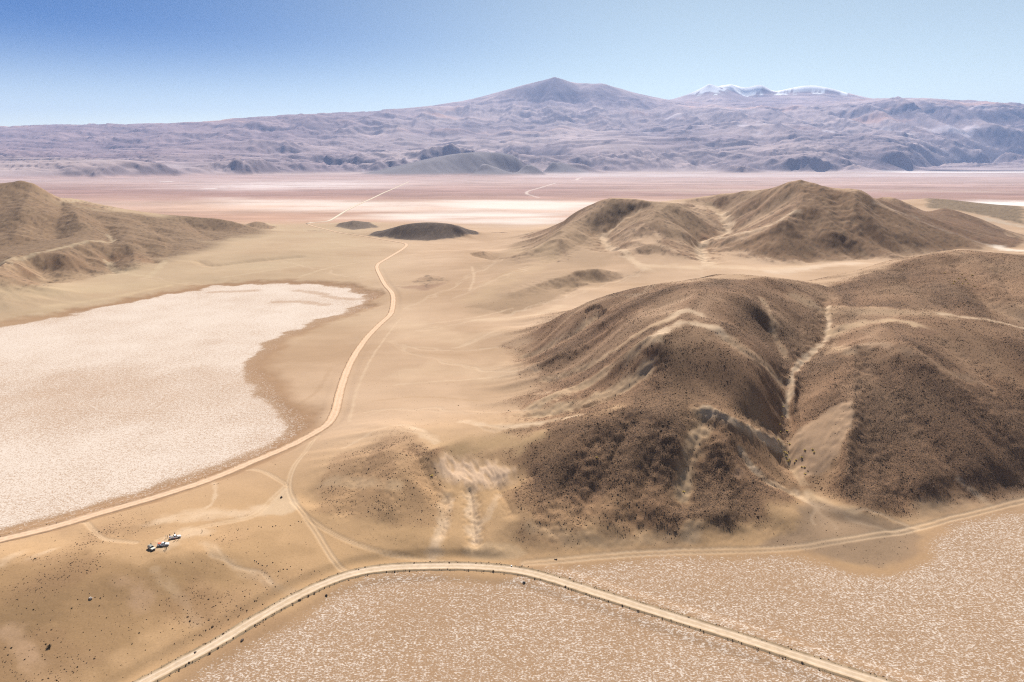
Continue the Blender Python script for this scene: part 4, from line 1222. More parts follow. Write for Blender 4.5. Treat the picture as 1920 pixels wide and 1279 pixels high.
region_w(np.concatenate([hit([(690, 442), (740, 448), (800, 452), (850, 448), (898, 439)]), np.array([(-70, 1640, 0), (-180, 1680, 0), (-320, 1640, 0)], float)]), 15, NB)
region_w(np.concatenate([hit([(625, 425), (660, 431), (712, 425)]), np.array([(-360, 1900, 0), (-430, 1930, 0), (-500, 1880, 0)], float)]), 16, NB)
region_w(np.concatenate([hit([(455, 424), (485, 431), (520, 426)]), np.array([(-600, 1830, 0), (-670, 1850, 0), (-730, 1800, 0)], float)]), 17, NB)
knoll = hit([(-100, 1050), (100, 1000), (300, 945), (430, 905), (520, 905), (545, 950), (600, 1030), (600, 1075), (480, 1140), (380, 1195), (240, 1270), (100, 1330), (-200, 1330)])
region_w(knoll, 18, NB)
REG[NB] = np.where(sdL[NB] < 0, 3, REG[NB])
REG[NB] = np.where(sdR[NB] < 0, 4, REG[NB])
REG[NB] = np.where((trackd[NB] < 0) & (tracki[NB] > 0), 19 + tracki[NB], REG[NB])

# ----------------------------------------------------------------------------
# materials
# ----------------------------------------------------------------------------


def new_mat(name):
    m = bpy.data.materials.new(name)
    m.use_nodes = True
    nt = m.node_tree
    b = nt.nodes['Principled BSDF']
    b.inputs['Roughness'].default_value = 0.9
    b.inputs['Specular IOR Level'].default_value = 0.15
    return m, nt, b


def nn(nt, typ, **kw):
    n = nt.nodes.new(typ)
    for k_, v_ in kw.items():
        setattr(n, k_, v_)
    return n


def math_n(nt, op, a, b=None, c=None, clamp=False):
    n = nn(nt, 'ShaderNodeMath', operation=op, use_clamp=clamp)
    for i, v in enumerate((a, b, c)):
        if v is None:
            continue
        if isinstance(v, (int, float)):
            n.inputs[i].default_value = v
        else:
            nt.links.new(v, n.inputs[i])
    return n.outputs[0]


def noise_n(nt, vec, scale, detail=4, rough=0.55):
    n = nn(nt, 'ShaderNodeTexNoise')
    n.inputs['Scale'].default_value = scale
    n.inputs['Detail'].default_value = detail
    n.inputs['Roughness'].default_value = rough
    nt.links.new(vec, n.inputs['Vector'])
    return n.outputs[0]


def mix_n(nt, fac, a, b, typ='MIX'):
    n = nn(nt, 'ShaderNodeMix', data_type='RGBA', blend_type=typ)
    for s, v in ((n.inputs[0], fac), (n.inputs[6], a), (n.inputs[7], b)):
        if isinstance(v, (int, float)):
            s.default_value = v
        elif isinstance(v, tuple):
            s.default_value = v + (1.0,) if len(v) == 3 else v
        else:
            nt.links.new(v, s)
    return n.outputs[2]


def ramp_n(nt, v, a, b):
    n = nn(nt, 'ShaderNodeMapRange', interpolation_type='SMOOTHSTEP')
    nt.links.new(v, n.inputs[0])
    for i, q in ((1, a), (2, b)):
        if isinstance(q, (int, float)):
            n.inputs[i].default_value = q
        else:
            nt.links.new(q, n.inputs[i])
    return n.outputs[0]


def ground_material():
    m, nt, b = new_mat('desert_soil')
    geo = nn(nt, 'ShaderNodeNewGeometry')
    vm = nn(nt, 'ShaderNodeVectorMath', operation='SCALE')
    vm.inputs['Scale'].default_value = 1.0 / K
    nt.links.new(geo.outputs['Position'], vm.inputs[0])
    P = vm.outputs[0]
    ac = nn(nt, 'ShaderNodeAttribute', attribute_name='soil')
    asalt = nn(nt, 'ShaderNodeAttribute', attribute_name='salt')
    agrav = nn(nt, 'ShaderNodeAttribute', attribute_name='gravel')
    amtn = nn(nt, 'ShaderNodeAttribute', attribute_name='far')
    col = ac.outputs['Color']
    # soil mottling
    n_a = noise_n(nt, P, 1.4, 4, 0.75)
    n_b = noise_n(nt, P, 0.05, 2, 0.5)
    var = math_n(nt, 'ADD', math_n(nt, 'MULTIPLY', n_a, 0.62), math_n(nt, 'MULTIPLY', n_b, 0.16))
    var = math_n(nt, 'ADD', var, 0.61)
    vcol = nn(nt, 'ShaderNodeCombineColor')
    for i in range(3):
        nt.links.new(var, vcol.inputs[i])
    col = mix_n(nt, 1.0, col, vcol.outputs[0], 'MULTIPLY')
    # gravel: dark stones and light gaps
    n_g = noise_n(nt, P, 1.5, 4, 0.75)
    n_g2 = noise_n(nt, P, 0.35, 3, 0.6)
    g = math_n(nt, 'ADD', math_n(nt, 'MULTIPLY', n_g, 0.9), math_n(nt, 'MULTIPLY', n_g2, 0.1))
    thr = math_n(nt, 'SUBTRACT', 0.70, math_n(nt, 'MULTIPLY', agrav.outputs['Fac'], 0.25))
    gm_ = ramp_n(nt, g, thr, math_n(nt, 'ADD', thr, 0.09))
    gm_ = math_n(nt, 'MULTIPLY', gm_, math_n(nt, 'MULTIPLY', agrav.outputs['Fac'], 0.8))
    col = mix_n(nt, gm_, col, (.066, .044, .032))
    lt = ramp_n(nt, noise_n(nt, P, 1.7, 3, 0.7), 0.55, 0.68)
    col = mix_n(nt, math_n(nt, 'MULTIPLY', lt, math_n(nt, 'MULTIPLY', agrav.outputs['Fac'], 0.42)), col, (.30, .205, .135))
    # salt crust plates
    mp = nn(nt, 'ShaderNodeMapping')
    mp.inputs['Scale'].default_value = (0.75, 1.0, 1.0)
    nt.links.new(P, mp.inputs['Vector'])
    s1 = noise_n(nt, mp.outputs[0], 1.45, 3, 0.7)
    s2 = noise_n(nt, mp.outputs[0], 0.48, 3, 0.6)
    s = math_n(nt, 'ADD', math_n(nt, 'MULTIPLY', s1, 0.72), math_n(nt, 'MULTIPLY', s2, 0.28))
    thr = math_n(nt, 'SUBTRACT', 0.62, math_n(nt, 'MULTIPLY', asalt.outputs['Fac'], 0.26))
    sm = ramp_n(nt, s, math_n(nt, 'SUBTRACT', thr, 0.06), math_n(nt, 'ADD', thr, 0.09))
    sm = math_n(nt, 'MULTIPLY', sm, ramp_n(nt, asalt.outputs['Fac'], 0.0, 0.12))
    col = mix_n(nt, math_n(nt, 'MULTIPLY', sm, 0.92), col, (.59, .50, .42))
    nt.links.new(col, b.inputs['Base Color'])
    # relief
    bump = nn(nt, 'ShaderNodeBump')
    bump.inputs['Strength'].default_value = 0.7
    bump.inputs['Distance'].default_value = 0.35
    hh = math_n(nt, 'ADD', math_n(nt, 'MULTIPLY', n_g, math_n(nt, 'MULTIPLY', agrav.outputs['Fac'], 0.85)), math_n(nt, 'MULTIPLY', sm, 0.22))
    hh = math_n(nt, 'MULTIPLY', hh, math_n(nt, 'SUBTRACT', 1.0, amtn.outputs['Fac']))
    nt.links.new(hh, bump.inputs['Height'])
    nt.links.new(bump.outputs[0], b.inputs['Normal'])
    b.inputs['Roughness'].default_value = 0.95
    b.inputs['Specular IOR Level'].default_value = 0.08
    return m


M_ground = ground_material()


def plain(name, col, rough=0.6, metal=0.0, spec=0.4, noise=0.0, scale=3.0):
    m, nt, b = new_mat(name)
    b.inputs['Base Color'].default_value = (*col, 1)
    b.inputs['Roughness'].default_value = rough
    b.inputs['Metallic'].default_value = metal
    b.inputs['Specular IOR Level'].default_value = spec
    if noise:
        tc = nn(nt, 'ShaderNodeTexCoord')
        n = noise_n(nt, tc.outputs['Object'], scale, 4, 0.6)
        v = math_n(nt, 'ADD', math_n(nt, 'MULTIPLY', n, 2 * noise), 1 - noise)
        cc = nn(nt, 'ShaderNodeCombineColor')
        for i in range(3):
            nt.links.new(v, cc.inputs[i])
        c = mix_n(nt, 1.0, col, cc.outputs[0], 'MULTIPLY')
        nt.links.new(c, b.inputs['Base Color'])
    return m


# ----------------------------------------------------------------------------
# build the ground objects
# ----------------------------------------------------------------------------
vnx, vny = gradient(Z)
VN = np.stack([-vnx, -vny, np.ones_like(vnx)], -1)
VN /= np.linalg.norm(VN, axis=-1, keepdims=True)
VERT = (np.stack([X, Y, Z], -1) * K).astype(np.float32)
FAROFF = np.repeat(sstep(1500, 3500, RR)[:, None], NC, 1).astype(np.float32)
I0 = np.arange(NR - 1)[:, None] * NC
J = np.arange(NC)[None]
J1 = (J + 1) % NC
QUAD = np.stack([I0 + J, I0 + J1, I0 + NC + J1, I0 + NC + J], -1).reshape(-1, 4)
QREG = REG[:-1].reshape(-1)


def tag(o, label=None, cat=None, group=None, kind=None):
    if label:
        o['label'] = label
    if cat:
        o['category'] = cat
    if group:
        o['group'] = group
    if kind:
        o['kind'] = kind
    return o


def grid_mesh(name, quads, mat):
    used, inv = np.unique(quads, return_inverse=True)
    inv = inv.reshape(-1, 4)
    me = bpy.data.meshes.new(name)
    nv, nf = len(used), len(inv)
    me.vertices.add(nv)
    me.vertices.foreach_set('co', VERT.reshape(-1, 3)[used].ravel())
    me.loops.add(nf * 4)
    me.loops.foreach_set('vertex_index', inv.ravel().astype(np.int32))
    me.polygons.add(nf)
    me.polygons.foreach_set('loop_start', np.arange(0, nf * 4, 4, dtype=np.int32))
    me.polygons.foreach_set('use_smooth', np.ones(nf, bool))
    me.update(calc_edges=True)
    a = me.attributes.new('soil', 'FLOAT_COLOR', 'POINT')
    c = np.ones((nv, 4), np.float32)
    c[:, :3] = COL.reshape(-1, 3)[used]
    a.data.foreach_set('color', c.ravel())
    for nm, arr in (('salt', SALT), ('gravel', GRAV), ('far', FAROFF)):
        a = me.attributes.new(nm, 'FLOAT', 'POINT')
        a.data.foreach_set('value', arr.reshape(-1)[used].astype(np.float32))
    me.normals_split_custom_set_from_vertices(VN.reshape(-1, 3)[used])
    me.materials.append(mat)
    o = bpy.data.objects.new(name, me)
    S.collection.objects.link(o)
    return o


REGIONS = {
    0: ('desert_ground', 'tan stony desert floor around the roads and between the hills', 'ground'),
    3: ('salt_flat', 'pale pink salt flat left of the winding dirt road', 'salt flat'),
    4: ('salt_flat', 'brown and white mottled salt flat in the lower right foreground', 'salt flat'),
    5: ('salt_plain', 'vast pink and white banded salt plain before the mountains', 'salt plain'),
    6: ('mountain_range', 'hazy blue brown mountain range along the whole horizon', 'mountains'),
    7: ('dune_hill', 'smooth grey hill at the far end of the straight road', 'hill'),
    8: ('volcano', 'bare blue grey volcano with a pointed summit, tallest on the skyline', 'volcano'),
    9: ('snowy_peak', 'snow covered peaks on the skyline right of the volcano', 'mountain'),
    10: ('hill', 'large dark gravelly hill filling the right side of the foreground', 'hill'),
    11: ('hill', 'low dark spur with a pale eroded scar above the near road', 'hill'),
    12: ('hill', 'sandy brown ridge with a pointed top behind the large dark hill', 'hill'),
    13: ('hill', 'brown hills with a dark rocky edge at the right margin', 'hill'),
    14: ('hill', 'olive brown hill with smooth folds at the left margin', 'hill'),
    15: ('mound', 'flat topped black mound beside the bend of the road', 'mound'),
    16: ('mound', 'small dark cone next to the end of the straight road', 'mound'),
    17: ('mound', 'small brown mound at the tip of the left hill', 'mound'),
    18: ('knoll', 'brown stony knoll under the parked trucks', 'knoll'),
    20: ('track', 'pale track along the foot of the large dark hill', 'track'),
    21: ('track', 'two rutted track linking the winding road and the near road', 'track'),
    22: ('track', 'short track branching off the winding road towards the junction', 'track'),
    23: ('track', 'sandy track leading up to the parked trucks', 'track'),
    24: ('track', 'faint track cutting across the foot of the low spur', 'track'),
    25: ('track', 'thin curving track left of the parked trucks', 'track'),
}
order = np.argsort(QREG, kind='stable')
vals, starts = np.unique(QREG[order], return_index=True)
ends = list(starts[1:]) + [len(order)]
for v_, a_, b_ in zip(vals, starts, ends):
    nm, lab, cat_ = REGIONS[int(v_)]
    q_ = QUAD[order[a_:b_]]
    o = grid_mesh(nm, q_, M_ground)
    tag(o, lab, cat_, None, 'structure')
# small plug under the camera foot
bm = bmesh.new()
ring = [bm.verts.new(VERT[0, j]) for j in range(0, NC, 8)]
bm.faces.new(ring[::-1]).normal_flip()
me = bpy.data.meshes.new('ground_patch')
bm.to_mesh(me)
bm.free()
me.materials.append(plain('patch_soil', (.33, .22, .135), 0.95, spec=0.08, noise=0.2))
o = bpy.data.objects.new('ground_patch', me)
S.collection.objects.link(o)
tag(o, 'patch of bare tan ground straight below the viewpoint', 'ground', None, 'structure')

# ----------------------------------------------------------------------------
# graded roads: ribbons with ruts and side berms
# ----------------------------------------------------------------------------


def road_material(name, col, pale, pale_amt):
    m, nt, b = new_mat(name)
    geo = nn(nt, 'ShaderNodeNewGeometry')
    lane = nn(nt, 'ShaderNodeAttribute', attribute_name='lane')
    nz_ = noise_n(nt, geo.outputs['Position'], 0.16, 4, 0.6)
    ab = math_n(nt, 'ADD', math_n(nt, 'ABSOLUTE', lane.outputs['Fac']), math_n(nt, 'MULTIPLY', math_n(nt, 'SUBTRACT', nz_, 0.5), 1.8))
    n1_ = noise_n(nt, geo.outputs['Position'], 0.5, 5, 0.65)
    n2_ = noise_n(nt, geo.outputs['Position'], 0.06, 3, 0.6)
    rut = math_n(nt, 'SUBTRACT', 1.0, math_n(nt, 'ABSOLUTE', math_n(nt, 'MULTIPLY', math_n(nt, 'SUBTRACT', ab, 1.35), 1.6)), clamp=True)
    f = math_n(nt, 'MULTIPLY', math_n(nt, 'ADD', math_n(nt, 'MULTIPLY', rut, 0.55), math_n(nt, 'MULTIPLY', n2_, 0.7)), pale_amt, clamp=True)
    f = math_n(nt, 'MULTIPLY', f, ramp_n(nt, ab, 2.8, 2.2))
    c = mix_n(nt, f, col, pale)
    c = mix_n(nt, ramp_n(nt, ab, 2.5, 3.1), c, tuple(0.62 * v for v in col))
    v = math_n(nt, 'ADD', math_n(nt, 'MULTIPLY', n1_, 0.7), 0.65)
    cc = nn(nt, 'ShaderNodeCombineColor')
    for i in range(3):
        nt.links.new(v, cc.inputs[i])
    c = mix_n(nt, 1.0, c, cc.outputs[0], 'MULTIPLY')
    nt.links.new(c, b.inputs['Base Color'])
    bump = nn(nt, 'ShaderNodeBump')
    bump.inputs['Strength'].default_value = 0.5
    bump.inputs['Distance'].default_value = 0.2
    bump.inputs['Strength'].default_value = 0.15
    nt.links.new(n1_, bump.inputs['Height'])
    nt.links.new(bump.outputs[0], b.inputs['Normal'])
    b.inputs['Roughness'].default_value = 0.95
    b.inputs['Specular IOR Level'].default_value = 0.08
    return m


def ribbon(name, P, prof, mat, label, step=2.0, rough=0.0, seed=0, wide=1.0):
    Q = [P[0]]
    for a, b in zip(P[:-1], P[1:]):
        L = np.linalg.norm((b - a)[:2])
        n = max(1, int(L / step))
        for q in range(1, n + 1):
            Q.append(a + (b - a) * q / n)
    Q = np.array(Q)
    T = np.gradient(Q[:, :2], axis=0)
    for _ in range(4):
        T[1:-1] = 0.25 * T[:-2] + 0.5 * T[1:-1] + 0.25 * T[2:]
    T /= np.linalg.norm(T, axis=1, keepdims=True) + 1e-9
    Nn = np.stack([-T[:, 1], T[:, 0]], -1)               # to the left of travel
    off = np.array([p[0] for p in prof]) * wide
    dz = np.array([p[1] for p in prof])
    m, k_ = len(Q), len(prof)
    V = np.zeros((m, k_, 3))
    V[..., :2] = Q[:, None, :2] + Nn[:, None, :] * off[None, :, None]
    V[..., 2] = Q[:, None, 2] + dz[None]
    if rough:
        V[..., 2] += rough * fbm(V[..., 0], V[..., 1], 1 / 3.0, 3, 900 + seed) * np.clip((np.abs(off) - 2.4) * 1.2, 0.12, 1)[None]
        V[..., :2] += (0.5 * fbm(V[..., 0], V[..., 1], 1 / 7.0, 3, 910 + seed) * np.clip((np.abs(off) - 2.0), 0.2, 1)[None])[..., None] * Nn[:, None, :]
    V *= K
    idx = np.arange(m * k_).reshape(m, k_)
    faces = np.stack([idx[:-1, 1:], idx[:-1, :-1], idx[1:, :-1], idx[1:, 1:]], -1).reshape(-1, 4)
    me = bpy.data.meshes.new(name)
    me.from_pydata(V.reshape(-1, 3).tolist(), [], faces.tolist())
    if me.polygons[0].normal.z < 0:
        me.flip_normals()
    a = me.attributes.new('lane', 'FLOAT', 'POINT')
    a.data.foreach_set('value', np.tile(off / wide, m).astype(np.float32))
    me.polygons.foreach_set('use_smooth', np.ones(len(me.polygons), bool))
    me.materials.append(mat)
    o = bpy.data.objects.new(name, me)
    S.collection.objects.link(o)
    tag(o, label, 'road', None, 'structure')
    return o


M_road_a = road_material('orange_road_dirt', (.54, .35, .215), (.62, .46, .33), 0.8)
M_road_b = road_material('tan_road_dirt', (.43, .305, .185), (.60, .47, .35), 1.0)
M_road_c = road_material('pale_road_dirt', (.62, .50, .37), (.68, .58, .46), 0.8)
prof_a = [(5.0, -1.0), (4.0, -0.25), (3.2, 0.42), (2.7, 0.10), (2.0, 0.02), (1.35, -0.03), (0, 0.06), (-1.35, -0.03), (-2.1, 0.02), (-2.7, 0.04), (-3.8, -0.3), (-5.0, -1.0)]
prof_b = [(5.2, -0.7), (4.1, -0.2), (3.2, 0.32), (2.7, 0.08), (2.0, 0.02), (1.35, -0.04), (0, 0.06), (-1.35, -0.04), (-2.0, 0.02), (-2.6, 0.06), (-3.0, 0.12), (-3.8, -0.22), (-5.2, -0.7)]
prof_c = [(7.5, -1.2), (4.5, 0.5), (0, 0.6), (-4.5, 0.5), (-7.5, -1.2)]
ribbon('dirt_road', W_main, prof_a, M_road_a, 'orange dirt road winding from the left edge past the salt flat to the far mound', 1.6, 0.25, 1, 0.9)
ribbon('dirt_road', W_near, prof_b, M_road_b, 'tan dirt road with dark banks crossing the near salt flat', 1.3, 0.25, 2, 0.82)
W_far[:, 2] = zat(W_far[:, 0], W_far[:, 1]) + 0.2
W_far[0, 2] = W_main[-1, 2] - 0.4
ribbon('dirt_road', W_far, prof_c, M_road_c, 'straight pale causeway crossing the great salt plain towards the grey hill', 12.0, 0.0, 3)

# ----------------------------------------------------------------------------
# stones and low scrub on the dark slopes (uncountable): one geometry-nodes object
# ----------------------------------------------------------------------------
rng = np.random.default_rng(5)


def scatter(name, label, pts, size, mat, flat=0.7):
    me = bpy.data.meshes.new(name)
    me.vertices.add(len(pts))
    me.vertices.foreach_set('co', (pts * K).astype(np.float32).ravel())
    a = me.attributes.new('size', 'FLOAT', 'POINT')
    a.data.foreach_set('value', (size * K).astype(np.float32))
    me.materials.append(mat)
    o = bpy.data.objects.new(name, me)
    S.collection.objects.link(o)
    ng = bpy.data.node_groups.new(name + '_scatter', 'GeometryNodeTree')
    ng.interface.new_socket('Geometry', in_out='INPUT', socket_type='NodeSocketGeometry')
    ng.interface.new_socket('Geometry', in_out='OUTPUT', socket_type='NodeSocketGeometry')
    gi = ng.nodes.new('NodeGroupInput')
    go = ng.nodes.new('NodeGroupOutput')
    iop = ng.nodes.new('GeometryNodeInstanceOnPoints')
    ico = ng.nodes.new('GeometryNodeMeshIcoSphere')
    ico.inputs['Radius'].default_value = 1.0
    ico.inputs['Subdivisions'].default_value = 1
    sm = ng.nodes.new('GeometryNodeSetMaterial')
    sm.inputs['Material'].default_value = mat
    at_ = ng.nodes.new('GeometryNodeInputNamedAttribute')
    at_.data_type = 'FLOAT'
    at_.inputs['Name'].default_value = 'size'
    rv = ng.nodes.new('FunctionNodeRandomValue')
    rv.data_type = 'FLOAT_VECTOR'
    rv.inputs[0].default_value = (0.7, 0.7, 0.4)
    rv.inputs[1].default_value = (1.3, 1.3, 1.0 * flat + 0.2)
    mu = ng.nodes.new('ShaderNodeVectorMath')
    mu.operation = 'SCALE'
    rr_ = ng.nodes.new('FunctionNodeRandomValue')
    rr_.data_type = 'FLOAT_VECTOR'
    rr_.inputs[0].default_value = (-0.3, -0.3, 0)
    rr_.inputs[1].default_value = (0.3, 0.3, 6.28)
    rr_.inputs['Seed'].default_value = 3
    L = ng.links.new
    L(gi.outputs[0], iop.inputs['Points'])
    L(ico.outputs['Mesh'], sm.inputs['Geometry'])
    L(sm.outputs[0], iop.inputs['Instance'])
    L(rv.outputs[0], mu.inputs[0])
    L(at_.outputs[0], mu.inputs['Scale'])
    L(mu.outputs[0], iop.inputs['Scale'])
    L(rr_.outputs[0], iop.inputs['Rotation'])
    L(iop.outputs[0], go.inputs[0])
    md = o.modifiers.new('scatter', 'NODES')
    md.node_group = ng
    tag(o, label, 'stones', None, 'stuff')
    return o


def sample_ground(dens, n_max, rmin, rmax, seed):
    """random points on the fan, dens = expected number per square unit (grid field)"""
    g = np.random.default_rng(seed)
    rows = np.where((RR[:-1] > rmin) & (RR[:-1] < rmax))[0]
    area = (np.diff(RR)[rows] * RR[rows])[:, None] * np.diff(TH[:NF + 1])[None]
    e = dens[rows][:, :NF] * area
    tot = e.sum()
    e = e * min(1.0, n_max / max(tot, 1))
    cnt = g.poisson(e)
    ri, ci = np.nonzero(cnt)
    rep_ = cnt[ri, ci]
    ri, ci = np.repeat(ri, rep_), np.repeat(ci, rep_)
    r = RR[rows[ri]] + g.random(len(ri)) * np.diff(RR)[rows[ri]]
    t = TH[ci] + g.random(len(ri)) * (TH[1] - TH[0])
    x, y = r * np.sin(t), r * np.cos(t)
    return np.stack([x, y, zat(x, y)], -1)


M_stone = plain('dark_stone', (.135, .085, .050), 0.9, spec=0.15, noise=0.35, scale=2.0)
dens = np.clip(GRAV - 0.22, 0, 1) ** 1.2 * 1.25 + 0.55 * np.clip(GRAV - 0.03, 0, 0.3)
clump = np.zeros_like(dens)
fbm_grid = np.zeros_like(dens)
fbm_grid[NB] = fbm(xb, yb, 1 / 11.0, 3, 955)
clump[NB] = 0.75 + 0.5 * sstep(-0.2, 0.3, fbm(xb, yb, 1 / 24.0, 3, 952))
pts = sample_ground(dens * 1.5 * clump * (0.5 + sstep(-0.15, 0.25, fbm_grid)), 300000, 180, 760, 11)
sz = np.exp(rng.normal(-1.9, 0.40, len(pts))) * np.where(zat(pts[:, 0], pts[:, 1], GRAV) < 0.3, 0.72, 1.0)
scatter('stones', 'dark stones and tufts strewn over the gravel slopes', pts + np.array([0, 0, 0.02]), np.clip(sz, 0.07, 0.6), M_stone)
bank = []
for W_, sides, every in ((W_near, (2.7, 2.7, -3.0), 1.0), (W_main, (3.0,), 2.0)):
    for a, b in zip(W_[:-1], W_[1:]):
        ab = (b - a)[:2]
        L_ = np.linalg.norm(ab)
        if L_ < 1e-6 or np.linalg.norm(a[:2]) > 900:
            continue
        nrm = np.array([-ab[1], ab[0]]) / L_
        for s_ in sides:
            for q in range(rng.poisson(L_ / every)):
                p = a + (b - a) * rng.random()
                xy = p[:2] + nrm * (s_ + rng.normal(0, 0.28))
                bank.append((xy[0], xy[1], p[2] + 0.15))
bank = np.array(bank)
scatter('bank_stones', 'small dark clods along the banks of the dirt roads', bank, np.clip(np.exp(rng.normal(-1.9, 0.45, len(bank))), 0.06, 0.4), M_stone)

# ----------------------------------------------------------------------------
# single boulders, shrubs and yellow tussocks
# ----------------------------------------------------------------------------
M_boulder = plain('brown_boulder', (.10, .072, .055), 0.85, spec=0.2, noise=0.4, scale=1.5)
M_pale = plain('pale_boulder', (.52, .45, .38), 0.85, spec=0.2, noise=0.3, scale=1.5)
M_shrub = plain('dark_shrub', (.075, .055, .034), 0.9, spec=0.1, noise=0.4, scale=4.0)
M_straw = plain('straw_grass', (.50, .36, .085), 0.8, spec=0.1, noise=0.35, scale=6.0)


def boulder_mesh(name, seed, mat):
    g = random.Random(seed)
    bm = bmesh.new()
    bmesh.ops.create_icosphere(bm, subdivisions=2, radius=1.0)
    for v in bm.verts:
        n = v.co.normalized()
        f = 1 + 0.22 * math.sin(3.1 * n.x + seed) * math.cos(2.7 * n.y - seed) + g.uniform(-.10, .10)
        v.co = n * f
        v.co.z = v.co.z * 0.72 + 0.35
        v.co.y *= 0.8
        if v.co.z < -0.05:
            v.co.z = -0.05
    me = bpy.data.meshes.new(name)
    bm.to_mesh(me)
    bm.free()
    me.materials.append(mat)
    return me


def tussock_mesh(name, seed, mat, blades=46, h=1.0, lean=0.7):
    g = random.Random(seed)
    bm = bmesh.new()
    for q in range(blades):
        a = g.uniform(0, 6.283)
        l = g.uniform(0.15, 1.0) * lean
        hh = h * g.uniform(0.6, 1.1)
        w = 0.09
        ca, sa = math.cos(a), math.sin(a)
        b0 = Vector((ca * 0.22 * l, sa * 0.22 * l, -0.05))
        side = Vector((-sa, ca, 0)) * w
        mid = b0 + Vector((ca * l * 0.45, sa * l * 0.45, hh * 0.7))
        tip = b0 + Vector((ca * l, sa * l, hh * (1.0 - 0.45 * l)))
        v0, v1 = bm.verts.new(b0 - side), bm.verts.new(b0 + side)
        v2, v3 = bm.verts.new(mid + side * .8), bm.verts.new(mid - side * .8)
        v4 = bm.verts.new(tip)
        bm.faces.new((v0, v1, v2, v3))
        bm.faces.new((v3, v2, v4))
    me = bpy.data.meshes.new(name)
    bm.to_mesh(me)
    bm.free()
    me.materials.append(mat)
    return me


def shrub_mesh(name, seed, mat):
    me = tussock_mesh(name, seed, mat, 70, 0.85, 1.0)
    return me


B_MESH = [boulder_mesh('boulder', q, M_boulder) for q in range(3)]
S_MESH = [shrub_mesh('shrub', q, M_shrub) for q in range(3)]
T_MESH = [tussock_mesh('tussock', q, M_straw, 60, 0.8, 1.0) for q in range(3)]
PB_MESH = boulder_mesh('pale_boulder', 9, M_pale)


def place(name, me, px, py, size, label, cat, group=None, sink=0.0):
    p = hit([(px, py)])[0]
    o = bpy.data.objects.new(name, me)
    S.collection.objects.link(o)
    o.location = (p[0] * K, p[1] * K, (p[2] - sink) * K)
    o.scale = (size * K * random.uniform(.85, 1.2), size * K * random.uniform(.85, 1.2), size * K * random.uniform(.8, 1.1))
    o.rotation_euler = (0, 0, random.uniform(0, 6.28))
    tag(o, label, cat, group)
    return o


place('shrub', S_MESH[0], 93, 1213, 1.1, 'largest dark shrub on the knoll, in the lower left corner', 'shrub')
for X_, Y_, s_ in ((918, 652, .6), (1007, 653, .55), (175, 900, .7), (375, 893, .65), (525, 840, .7), (1020, 1125, .8), (728, 1022, .75), (557, 943, .6), (610, 828, .5), (405, 1200, .7), (240, 1080, .6), (320, 1070, .5), (470, 1110, .6), (600, 760, .5), (690, 1080, .55), (1030, 875, .45), (980, 905, .4), (60, 1100, .7), (130, 1160, .7), (300, 1150, .6), (530, 1010, .5), (830, 960, .45), (900, 1000, .5), (760, 900, .4), (1303, 818, .45)):
    place('shrub', S_MESH[int(X_) % 3], X_ / 2.786, 820 + Y_ / 2.786, s_ * .5, 'small dark shrub on the stony slope of the knoll below the trucks', 'shrub', 'dark shrubs on the knoll')
for X_, Y_ in ((1352, 465), (1365, 470), (1440, 463), (1425, 466), (1560, 440), (1575, 443), (1242, 487), (1246, 480), (1340, 650), (1350, 660), (1370, 670), (1395, 672), (1330, 645), (1480, 690), (1500, 690), (1455, 700), (1425, 655), (1100, 515), (1295, 480)):
    place('boulder', B_MESH[int(X_) % 3], X_ / 2.786, 820 + Y_ / 2.786, .28, 'dark boulder on the sand right of the trucks', 'boulder', 'dark boulders between the trucks and the junction')
place('boulder', B_MESH[1], 1470 / 2.786, 820 + 315 / 2.786, .8, 'lone dark boulder on the pale sand at the track junction', 'boulder')
place('boulder', PB_MESH, 473 / 2.786, 820 + 843 / 2.786, .6, 'lone whitish boulder on the brown slope of the knoll', 'boulder')
place('boulder', B_MESH[2], 1265 / 2.786, 820 + 1062 / 2.786, .6, 'dark boulder on the lower bank of the near road, left of its bend', 'boulder')
place('boulder', B_MESH[0], 1705 / 2.786, 820 + 827 / 2.786, .6, 'dark boulder on the lower bank of the near road at the start of its bend', 'boulder')
place('boulder', B_MESH[0], 1020 / 2.786, 820 + 1127 / 2.786, .55, 'dark boulder on the upper bank of the near road, below the knoll', 'boulder')
for X_, Y_ in ((490, 450), (500, 552), (475, 675), (570, 865), (825, 1085), (865, 1090), (740, 978), (825, 942), (1010, 865), (715, 1010), (590, 930), (645, 740), (600, 885), (640, 975), (875, 1188), (600, 545), (545, 180), (530, 330), (620, 1000), (985, 822), (872, 832)):
    place('tussock', T_MESH[X_ % 3], 1400 + X_ / 8, 740 + Y_ / 8, .75, 'yellow grass tussock beside the gully left of the sandy pyramid spur', 'tussock', 'yellow tussocks in the gully')
for X_, Y_ in ((1530, 787), (1400, 833), (1455, 780), (1325, 770), (1390, 850), (1550, 870), (1480, 820), (1460, 850), (1500, 850), (1430, 810)):
    place('tussock', T_MESH[X_ % 3], 1440 + X_ / 4, 320 + Y_ / 4, 1.1, 'orange yellow tussock on the dark slope in the upper right', 'tussock', 'tussocks on the upper right slope')
place('tussock', T_MESH[0], 810, 892, .9, 'lone yellow tussock on the dark spur left of the pale scar', 'tussock')
place('tussock', T_MESH[1], 1282, 922, .7, 'lone yellow tussock in the sandy hollow of the big hill front', 'tussock')
place('tussock', T_MESH[2], 1119, 858, .7, 'lone yellow tussock in the dark gravel right of the pale scar', 'tussock')

